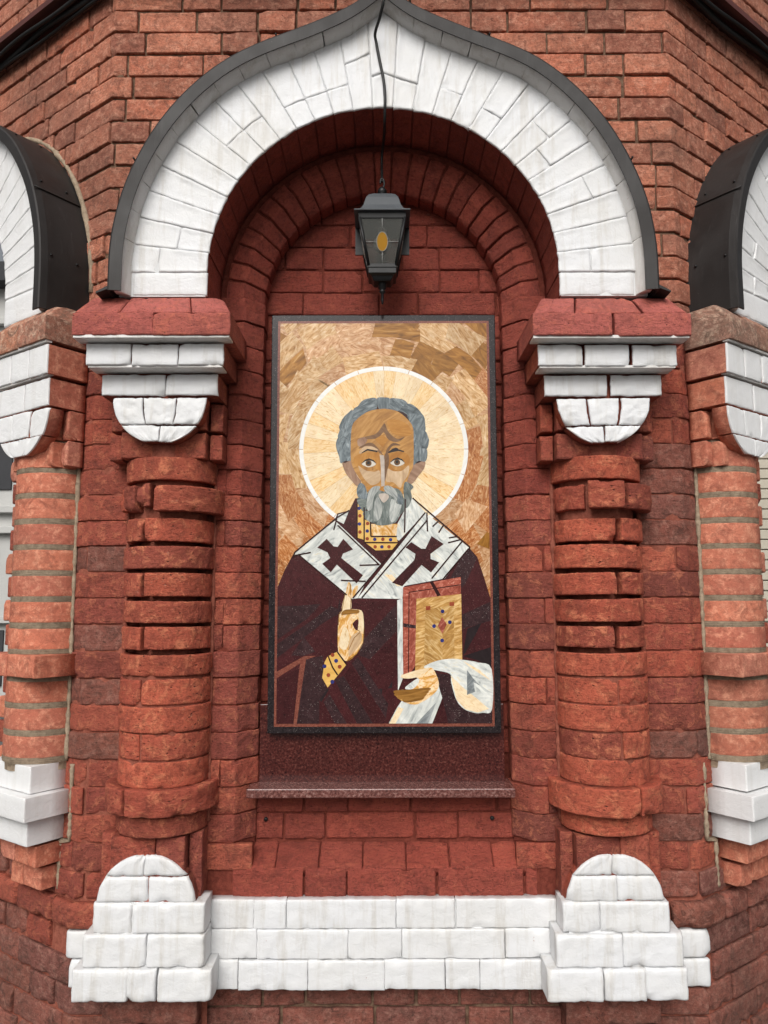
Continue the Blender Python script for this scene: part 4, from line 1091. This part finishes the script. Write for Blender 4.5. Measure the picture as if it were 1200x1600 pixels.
for P, m in (([(300, 560), (290, 480), (340, 390), (440, 320), (560, 290), (600, 420), (560, 490), (430, 545)], 'skin'), ([(440, 452), (480, 392), (550, 372), (572, 385), (540, 430), (490, 455)], 'skinor'), ([(640, 385), (720, 372), (820, 402), (884, 470), (884, 530), (800, 545), (700, 522), (650, 450)], 'skinor'),
             ([(410, 550), (520, 520), (590, 432), (615, 415), (650, 500), (740, 572), (820, 552), (745, 605), (650, 580), (600, 505), (540, 565), (430, 575)], 'skindk'), ([(330, 580), (420, 550), (430, 580), (400, 630), (340, 650)], 'ear'), ([(290, 770), (370, 725), (520, 712), (552, 740), (560, 905), (520, 885), (440, 905), (380, 875), (300, 850)], 'skinor'),
             ([(645, 728), (800, 712), (865, 760), (862, 840), (800, 860), (740, 905), (668, 890), (640, 800)], 'skinor'), ([(335, 850), (400, 895), (500, 915), (556, 905), (562, 1010), (480, 1055), (420, 1015), (370, 945)], 'skinlt'), ([(635, 885), (700, 910), (790, 905), (862, 850), (852, 950), (800, 1025), (770, 1085), (700, 1025), (622, 1012)], 'skinlt'),
             ([(337, 672), (400, 628), (480, 615), (560, 690), (592, 745), (540, 705), (470, 652), (400, 662)], 'skindk'), ([(617, 735), (640, 668), (700, 615), (775, 640), (700, 645), (662, 685), (640, 735)], 'skindk'), ([(345, 705), (400, 652), (480, 652), (540, 692), (430, 684), (365, 728)], 'skinlt'),
             ([(606, 758), (648, 730), (655, 830), (635, 905), (615, 1005), (606, 1005)], 'skindk'), ([(420, 1080), (500, 1060), (575, 1068), (608, 1062), (700, 1070), (760, 1090), (700, 1130), (600, 1145), (520, 1125)], 'skinor')):
    fp('face_piece', P, m, 2.45)
fp('face_piece', [(505, 576), (585, 530), (647, 580), (590, 662)], 'skinor', 2.6, None, False)
fp('nose', [(558, 738), (602, 745), (608, 800), (610, 1062), (574, 1070), (571, 900), (565, 800)], 'noselt', 2.7, 90, False)
fp('eyebrow', [(358, 728), (395, 698), (432, 676), (535, 698), (535, 712), (432, 693), (395, 712)], 'black', 2.8, None, False)
fp('eyebrow', [(646, 722), (652, 706), (690, 676), (725, 664), (752, 674), (750, 682), (812, 700), (810, 712), (750, 697)], 'blackg', 2.8, None, False)
for ex, ey in ((440, 826), (737, 817)):
    fp('face_piece', [(ex - 62, ey + 22), (ex, ey + 48), (ex + 78, ey + 22), (ex + 58, ey + 66), (ex, ey + 82), (ex - 40, ey + 66)], 'skin', 2.65)
    e = fp('eye', [(ex - 70, ey + 5), (ex - 32, ey - 28), (ex + 8, ey - 40), (ex + 50, ey - 26), (ex + 80, ey + 6), (ex + 48, ey + 32), (ex, ey + 42), (ex - 35, ey + 30)], 'eyewhite', 2.8)
    disc('iris', cF([(ex + 2, ey)])[0], .0092, ST['iris'], 3.0, parent=e); disc('pupil', cF([(ex + 2, ey - 4)])[0], .0045, ST['black'], 3.2, parent=e)
    fp('eyelid', [(ex - 76, ey + 8), (ex - 34, ey - 36), (ex + 8, ey - 50), (ex + 54, ey - 33), (ex + 86, ey + 8), (ex + 48, ey - 20), (ex + 8, ey - 33), (ex - 30, ey - 22)], 'black', 3.3, None, False, e)
# beard
for P, m, a in (([(360, 1030), (402, 1060), (425, 1130), (420, 1195), (340, 1185), (318, 1120), (330, 1060)], 'hair', 60), ([(335, 1185), (420, 1195), (425, 1290), (390, 1335), (330, 1250), (322, 1200)], 'beard', 20), ([(385, 1335), (440, 1318), (482, 1300), (495, 1400), (495, 1445), (430, 1425), (388, 1375)], 'beard', 70),
                ([(825, 1020), (890, 1050), (908, 1080), (880, 1110), (892, 1180), (872, 1250), (830, 1292), (812, 1200), (805, 1090)], 'beard', 110), ([(415, 1200), (440, 1120), (500, 1080), (600, 1120), (700, 1085), (770, 1110), (808, 1190), (825, 1290), (765, 1375), (722, 1442), (620, 1472), (520, 1467), (488, 1425), (440, 1330)], 'beard', 85)):
    fp('beard_piece', P, m, 2.6, a)
for P, m, a in (([(500, 1255), (530, 1180), (562, 1215), (585, 1300), (560, 1400), (500, 1425)], 'beardlight', 100), ([(590, 1245), (640, 1200), (664, 1290), (642, 1392), (600, 1385)], 'beard', 95), ([(680, 1200), (740, 1250), (785, 1262), (742, 1382), (690, 1442), (658, 1382)], 'beardlight', 70), ([(560, 1405), (640, 1395), (690, 1445), (620, 1470), (530, 1462)], 'beard', 90), ([(735, 1140), (790, 1180), (800, 1250), (748, 1245)], 'hair', 120),
                ([(562, 1068), (545, 1112), (510, 1152), (490, 1212), (480, 1290), (440, 1322), (420, 1272), (430, 1180), (452, 1108), (500, 1068)], 'beardlight', 70), ([(606, 1068), (650, 1060), (700, 1085), (737, 1130), (742, 1190), (720, 1238), (700, 1182), (640, 1142), (603, 1102)], 'beardlight', 125), ([(550, 1150), (600, 1140), (640, 1150), (652, 1186), (600, 1237), (560, 1192)], 'noselt', 0)):
    fp('beard_piece', P, m, 2.95, a)
# raised hand with its cuff
def hp(name, P, m, h, a=None, sm=True): return piece(name, clip(cH(P)), ST[m], h, a, sm)
hp('cuff', [(90, 602), (155, 570), (215, 650), (155, 725), (90, 802), (55, 740), (70, 640)], 'yellow', 2.3, None, False)
for P in ([(94, 600), (122, 672), (155, 722)], [(153, 572), (182, 612), (212, 654)]): strip('inlay_line', cH(P), .0042, ST['line'], 2.7)
for x, y, c in ((145, 630, 'blue'), (168, 668, 'red'), (95, 722, 'red'), (70, 665, 'blue'), (122, 592, 'red'), (120, 765, 'blue')): disc('inlay_dot', cH([(x, y)])[0], .0058, ST[c], 2.6)
hp('raised_hand', [(185, 305), (215, 296), (290, 300), (316, 320), (326, 420), (320, 510), (280, 582), (215, 632), (160, 576), (158, 400), (165, 330)], 'onyxhand', 2.4, 70)
hp('robe_piece', [(254, 386), (288, 362), (286, 428), (270, 428), (258, 408)], 'burg', 2.7)
hp('finger', [(183, 306), (203, 200), (215, 188), (242, 222), (240, 302)], 'cream', 2.6, 90)
hp('finger', [(212, 192), (220, 132), (235, 125), (247, 160), (240, 222)], 'onyxhand', 2.8, 90); hp('finger', [(240, 202), (270, 150), (288, 150), (276, 190), (245, 228)], 'onyxhand', 2.7, 60)
hp('thumb', [(290, 308), (318, 320), (324, 425), (302, 442), (286, 432), (292, 365)], 'cream', 2.8, 90)
hp('palm_piece', [(190, 420), (215, 420), (233, 480), (215, 550), (185, 556), (165, 520)], 'cream', 2.7, 100); hp('palm_piece', [(240, 480), (300, 445), (310, 500), (270, 560), (225, 600)], 'skinlt', 2.65, 60)
hp('finger', [(205, 300), (288, 302), (292, 320), (250, 322), (180, 330)], 'handbrown', 2.75, 0); hp('finger', [(245, 340), (280, 334), (276, 352), (256, 356)], 'cream', 2.9, 0)
for P in ([(203, 200), (184, 304)], [(242, 224), (240, 300)], [(180, 332), (250, 324), (292, 320)], [(160, 400), (165, 330), (186, 303)], [(300, 446), (262, 482), (226, 560)], [(286, 432), (302, 444)], [(326, 420), (320, 512), (280, 584), (214, 634)], [(236, 128), (240, 205)]):
    strip('inlay_line', cH(P), .0020, ST['handbrown'], 3.1)
# book, cloth and lower hand
hp('book_edge', [(578, 156), (952, 90), (952, 205), (664, 232), (658, 660), (610, 735), (578, 735)], 'redmarb', 2.4, 10, False)
hp('book_edge', [(625, 195), (950, 146), (950, 190), (664, 230), (658, 640), (625, 690)], 'redmarb', 2.5, 80, False)
strip('inlay_line', cH([(952, 140), (617, 188), (612, 712)]), .0026, ST['line'], 2.8)
hp('book_clasp', [(750, 121), (772, 118), (822, 208), (800, 215)], 'line', 2.9, None, False); hp('book_clasp', [(580, 388), (660, 402), (660, 422), (580, 412)], 'purp', 2.9, None, False)
hp('book_cover', [(665, 230), (954, 200), (960, 640), (655, 705)], 'bookgold', 2.5, 20, False)
hp('book_cover', [(722, 300), (830, 283), (832, 655), (712, 685)], 'bookgold', 2.65, 140, False); hp('book_cover', [(831, 283), (905, 265), (910, 645), (833, 655)], 'bookgold', 2.65, 40, False)
hp('book_gem', [(830, 348), (860, 395), (832, 457), (802, 405)], 'redmarb', 2.9, 30, False)
for x, y in ((740, 292), (893, 266)): hp('book_gem', [(x - 15, y - 13), (x + 15, y - 16), (x + 15, y + 10), (x - 15, y + 13)], 'red', 2.9, None, False)
for x, y in ((833, 312), (880, 382), (778, 407), (830, 500)): disc('inlay_dot', cH([(x, y)])[0], .0056, ST['blue'], 2.9)
hp('cloth_piece', [(580, 872), (540, 930), (486, 1030), (486, 1070), (752, 1070), (830, 872), (808, 795), (740, 865), (650, 905)], 'marble', 2.4, 60, False)
hp('cloth_piece', [(640, 1060), (792, 898), (730, 1060)], 'greymarble', 2.7, 45, False); hp('cloth_piece', [(486, 1040), (545, 930), (580, 940), (510, 1070), (486, 1070)], 'cream', 2.6, 60, False)
hp('cloth_piece', [(598, 795), (690, 735), (655, 805), (600, 815)], 'marble', 2.6)
hp('cloth_piece', [(710, 672), (800, 630), (900, 618), (962, 625), (1060, 642), (1160, 690), (1160, 940), (1090, 967), (1040, 968), (970, 942), (920, 882), (888, 770), (880, 716), (790, 692)], 'marble', 2.7, 160)
hp('cloth_piece', [(885, 728), (960, 800), (1060, 880), (1132, 942), (1060, 966), (980, 945), (922, 882)], 'cream', 2.9, 150, False)
hp('cloth_piece', [(990, 690), (1030, 745), (1076, 792), (1032, 770), (1042, 832), (990, 852)], 'greymarble', 2.95, 45, False); hp('cloth_piece', [(965, 632), (1070, 690), (1145, 760), (1080, 720), (1000, 665)], 'cream', 2.9, 150, False)
hp('lower_hand', [(570, 722), (600, 714), (740, 675), (782, 700), (808, 798), (740, 872), (650, 914), (560, 884), (525, 842), (552, 820), (640, 812), (682, 762), (660, 738), (582, 745)], 'onyxhand', 2.9, 20)
hp('thumb', [(572, 722), (720, 678), (742, 692), (660, 738), (584, 744)], 'cream', 3.1, 15)
for i, (y0, y1, x0) in enumerate(((822, 842, 524), (838, 860, 528), (856, 878, 545), (874, 896, 575))): hp('finger', [(x0, y0), (620, y0 - 6 + i * 2), (745 - i * 12, y0 - 18 - i * 2), (738 - i * 12, y1 - 16), (620, y1 - 4 + i * 2), (x0 + 5, y1)], 'handbrown', 3.15 + i * .1, 10)

# granite ledge under the icon
led = empty('granite_ledge', (0, 0, at(600, 1245, 2.235)[1])); lz = led.location.z
tag(led, 'dark red polished granite back slab with narrow shelf under the icon', 'shelf')
def uvbox(o):
    me = o.data; uv = me.uv_layers.new(name='UVMap')
    for l in me.loops: c = me.vertices[l.vertex_index].co; uv.data[l.index].uv = (c.x + c.y * .3, c.z + c.y)
uvbox(bbox('back_slab', -.366, .352, 2.312 - DCAM, 2.335 - DCAM, .02, at(600, 1100, 2.31)[1] - lz, ST['ledge'], led, .002))
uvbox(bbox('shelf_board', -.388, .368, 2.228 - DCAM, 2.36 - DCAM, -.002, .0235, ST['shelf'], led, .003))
for o in icon.children:
    if o.name.startswith('granite_slab'): uvbox(o)

# ------------------------------------------------------------------ lantern
LD = 2.19
lan = empty('wall_lantern', (at(598.5, 476, LD)[0], LD - DCAM, at(598, 476, LD)[1])); tag(lan, 'small black hanging lantern with an amber oval in its glass', 'lantern')
L0 = lan.location.z
def lz_(y): return at(598, y, LD)[1] - L0
PXM = .00190
def frust(name, secs, mat, parent=lan, smooth=False):
    """stack of square sections (half width, z)"""
    V = []; FC = []
    for h, z in secs: V += [(-h, -h, z), (h, -h, z), (h, h, z), (-h, h, z)]
    for i in range(len(secs) - 1):
        for k in range(4): FC.append((4 * i + k, 4 * i + (k + 1) % 4, 4 * i + 4 + (k + 1) % 4, 4 * i + 4 + k))
    FC += [(0, 1, 2, 3), tuple(range(4 * len(secs) - 4, 4 * len(secs)))]
    o = mk(name, V, FC, mat, parent=parent, smooth=smooth)
    bv = o.modifiers.new('bevel', 'BEVEL'); bv.width = .0012; bv.segments = 2; return o
ze = lz_(349)
roof = frust('roof', [(43 * PXM, ze), (43 * PXM, ze + .004), (38 * PXM, ze + .007), (33 * PXM, ze + .016), (29 * PXM, ze + .03), (27 * PXM, ze + .045), (25 * PXM, ze + .058), (21 * PXM, ze + .07), (15 * PXM, ze + .079), (8 * PXM, ze + .084), (6 * PXM, ze + .086)], M['lamproof'])
zt, zb = lz_(356), lz_(424)
ht, hb = 35 * PXM, 21 * PXM
frust('top_rail', [(ht + .002, zt - .004), (ht + .004, ze - .001)], M['lamp'])
frust('bottom_rail', [(hb + .003, zb - .006), (hb + .003, zb + .006)], M['lamp'])
for sx in (-1, 1):
    for sy in (-1, 1): tube('corner_bar', [(sx * ht, sy * ht, zt), (sx * hb, sy * hb, zb)], .0055, M['lamp'], lan, 4)
def glassmat(name, col, rough, alpha):
    m, nn, ll, bs = newmat(name); n = N(m.node_tree)
    bs.inputs['Base Color'].default_value = (*col, 1); bs.inputs['Roughness'].default_value = rough; bs.inputs['Transmission Weight'].default_value = alpha; bs.inputs['IOR'].default_value = 1.3
    ll.new(n.bump(n.noise(n.add('ShaderNodeNewGeometry').outputs['Position'], 120, 3), .12, .002), bs.inputs['Normal'])
    return m
gl = glassmat('lantern_glass', (.42, .43, .40), .06, .9); am = glassmat('amber_glass', (.55, .28, .02), .2, .45)
for k in range(4):
    a = k * math.pi / 2; ca, sa = math.cos(a), math.sin(a)
    def rt(x, y, z): return (x * ca - y * sa, x * sa + y * ca, z)
    q = .93
    V = [rt(-ht * q, -ht, zt), rt(ht * q, -ht, zt), rt(hb * q, -hb, zb), rt(-hb * q, -hb, zb), rt(-ht * q, -ht + .002, zt), rt(ht * q, -ht + .002, zt), rt(hb * q, -hb + .002, zb), rt(-hb * q, -hb + .002, zb)]
    pane = mk('pane', V, [(0, 1, 2, 3), (7, 6, 5, 4), (0, 4, 5, 1), (1, 5, 6, 2), (2, 6, 7, 3), (3, 7, 4, 0)], gl, parent=lan, smooth=False)
    zo = lz_(391); f_ = (zo - zb) / (zt - zb); yo = -(hb + (ht - hb) * f_); xo = (hb + (ht - hb) * f_) * .9
    tilt_ = (ht - hb) / (zt - zb)
    V = []; 
    for dy in (-.0035, -.001):
        for i in range(20):
            t = 2 * math.pi * i / 20; zz = zo + .026 * math.sin(t); V.append(rt(.0155 * math.cos(t), yo + dy - (zz - zo) * tilt_, zz))
    mk('amber_oval', V, [tuple(range(20)), tuple(range(39, 19, -1))] + [(i, (i + 1) % 20, 20 + (i + 1) % 20, 20 + i) for i in range(20)], am, parent=pane, smooth=False)
    lead = M['lead'] if 'lead' in M else M.setdefault('lead', metal_paint('lead_came', (.20, .20, .19), (.28, .28, .27), .4, .2))
    ring = [rt(.016 * math.cos(t), yo - .003 - .027 * math.sin(t) * tilt_, zo + .027 * math.sin(t)) for t in lin(0, 2 * math.pi, 24)]
    tube('lead_came', ring, .0012, lead, pane, 5)
    for P in ([rt(-xo, yo - .002, zo), rt(-.016, yo - .002, zo)], [rt(.016, yo - .002, zo), rt(xo, yo - .002, zo)], [rt(0, -ht - .001, zt), rt(0, yo - .002 - .027 * tilt_, zo + .027)], [rt(0, yo - .002 + .027 * tilt_, zo - .027), rt(0, -hb - .001, zb)]):
        tube('lead_came', P, .0011, lead, pane, 5)
bulb_m, _, _, bb = newmat('frosted_bulb'); bb.inputs['Base Color'].default_value = (.85, .85, .84, 1); bb.inputs['Roughness'].default_value = .3
def turned(name, prof, mat, parent=lan, seg=20):
    V = []; FC = []; m_ = len(prof)
    for i in range(seg):
        t = 2 * math.pi * i / seg
        for r, z in prof: V.append((r * math.cos(t), r * math.sin(t), z))
    for i in range(seg):
        for j in range(m_ - 1): FC.append((i * m_ + j, i * m_ + j + 1, ((i + 1) % seg) * m_ + j + 1, ((i + 1) % seg) * m_ + j))
    return mk(name, V, FC, mat, parent=parent)
turned('bulb', [(.0, zo - .012), (.014, zo - .008), (.024, zo + .006), (.028, zo + .02), (.024, zo + .034), (.014, zo + .046), (.012, zt)], bulb_m)
frust('base_block', [(hb + .001, zb - .0055), (hb + .001, zb - .022), (hb * .80, zb - .027), (hb * .72, zb - .034), (hb * .62, zb - .040)], M['lamp'])
turned('finial', [(.0, 0), (.0025, .002), (.0045, .012), (.0045, .032), (.008, .036), (.010, .040), (.006, .044), (.012, .048), (.014, zb - .039)], M['lamp'])
turned('neck', [(6 * PXM, ze + .084), (5 * PXM, ze + .090), (7.5 * PXM, ze + .095), (7 * PXM, ze + .104), (4 * PXM, ze + .112), (0, ze + .114)], M['lamp'])
tube('hook', spline([(0, 0, ze + .11), (.006, 0, ze + .12), (.004, 0, ze + .138), (-.004, 0, ze + .14), (-.006, 0, ze + .125)], 6), .0028, M['lamp'], lan)
for sx in (-1, 1):
    v, f = box(sx * 43 * PXM, sx * 28 * PXM, .03, .036, lz_(391), ze); mk('side_plate', v, f, M['lamp'], parent=lan, smooth=False)
    tube('bracket', spline([(sx * .06, .03, ze + .004), (sx * .068, .06, ze + .012), (sx * .066, .10, ze + .014), (sx * .05, -NB - (LD - DCAM) + .01, ze + .012)], 6), .004, M['lamp'], lan)

# cable feeding the lantern
def cp(px, py, d): x, z = at(px, py, d); return (x, d - DCAM, z)
cb = tube('lantern_cable', spline([cp(604, -28, 1.975), cp(601, 2, 1.975), cp(595, 28, 2.0), cp(588, 52, 2.035), cp(590, 68, 2.048), cp(595, 95, 2.052), cp(601, 125, 2.052), cp(603, 150, 2.052), cp(603, 170, 2.056), cp(602.5, 192, 2.08), cp(602, 207, 2.13), cp(600, 228, 2.19), cp(598, 245, 2.215), cp(598, 264, 2.215), cp(598.5, 284, 2.19)], 8), .0042, M['cable'])
tag(cb, 'thin black cable hanging over the white arch down to the lantern', 'cable')
# ------------------------------------------------------------------ what shows past the side columns
def plainmat(name, a, b, sc=3.):
    m, nn, ll, bs = newmat(name); n = N(m.node_tree); pos = n.add('ShaderNodeNewGeometry').outputs['Position']
    c = n.mix(n.noise(pos, sc, 6, .65), a, b); c = n.mix(n.ramp(n.noise(pos, .7, 4), [(.45, 0), (.7, .4)]), c, tuple(x * .7 for x in a))
    ll.new(c, bs.inputs['Base Color']); ll.new(n.bump(n.noise(pos, 30, 5), .4, .01), bs.inputs['Normal']); bs.inputs['Roughness'].default_value = .9
    return m
bgm = plainmat('grey_render', (.42, .42, .41), (.5, .5, .48)); bgd = plainmat('dark_window_glass', (.03, .032, .035), (.05, .05, .055)); bgt = plainmat('beige_boards', (.40, .36, .29), (.5, .46, .38), 9)
b1_ = empty('rendered_house', (-6.5, 9, 0)); tag(b1_, 'pale grey rendered house beyond the open left side arch', 'house')
def bpart(nm, x0, x1, y0, y1, z0, z1, m, p): return bbox(nm, x0, x1, y0, y1, z0, z1, m, p, .01)
bpart('wall', -4, 4, 0, 4, 0, 6.2, bgm, b1_)
for z in (1.15, 2.45, 2.75, 5.6): bpart('cornice', -4.1, 4.1, -.12, .001, z, z + .1, bgm, b1_)
bpart('roof', -4.3, 4.3, -.3, 4.3, 6.2, 6.5, bgd, b1_)
for i in range(6):
    for z in (0.25, 3.1):
        w_ = bpart('window', -3.4 + i * 1.2, -2.6 + i * 1.2, -.03, .05, z, z + 1.5 if z > 1 else z + .8, bgd, b1_)
b2_ = empty('boarded_house', (6.6, 9, 0)); tag(b2_, 'beige boarded house beyond the open right side arch', 'house')
bpart('wall', -4, 4, .06, 4, 0, 5, bgt, b2_)
proto = None
for i in range(30):
    if proto is None: proto = bpart('board', -4, 4, 0, .06, 0, .135, bgt, b2_); o = proto
    else: o = proto.copy(); COL.objects.link(o)
    o.location = (0, 0, i * .15 + .1)
bpart('roof', -4.4, 4.4, -.4, 4.4, 5, 5.3, bgd, b2_)

# bricks that the photograph does not reach: one joined remainder
def join_unseen():
    from mathutils import Matrix
    bpy.context.view_layer.update()
    def px(p):
        z = p.z - EYE; d = p.y + DCAM; dep = d * math.cos(TH) + z * math.sin(TH); up = z * math.cos(TH) - d * math.sin(TH)
        return (600 + F * p.x / dep, 800 - F * up / dep) if dep > .05 else (-999, -999)
    bm = bmesh.new(); mats = []; gone = []
    for part in tower.children:
        for o in part.children:
            if o.type != 'MESH' or not any(k in o.name for k in ('brick', 'voussoir')): continue
            Q = [px(o.matrix_world @ Vector(c)) for c in o.bound_box]
            x0, x1 = min(q[0] for q in Q), max(q[0] for q in Q); y0, y1 = min(q[1] for q in Q), max(q[1] for q in Q)
            if x1 > -4 and x0 < 1204 and y1 > -4 and y0 < 1604: continue
            n0 = len(bm.verts); f0 = len(bm.faces); idx = []
            for m in o.data.materials:
                if m not in mats: mats.append(m)
                idx.append(mats.index(m))
            bm.from_mesh(o.data); bm.verts.ensure_lookup_table(); bm.faces.ensure_lookup_table()
            bmesh.ops.transform(bm, matrix=o.matrix_world, verts=bm.verts[n0:])
            for f in bm.faces[f0:]: f.material_index = idx[f.material_index]
            gone.append(o)
    me = bpy.data.meshes.new('brickwork'); bm.to_mesh(me); bm.free()
    for m in mats: me.materials.append(m)
    for o in gone: bpy.data.objects.remove(o)
    o = bpy.data.objects.new('brickwork', me); COL.objects.link(o); o.parent = tower; o['kind'] = 'stuff'
join_unseen()
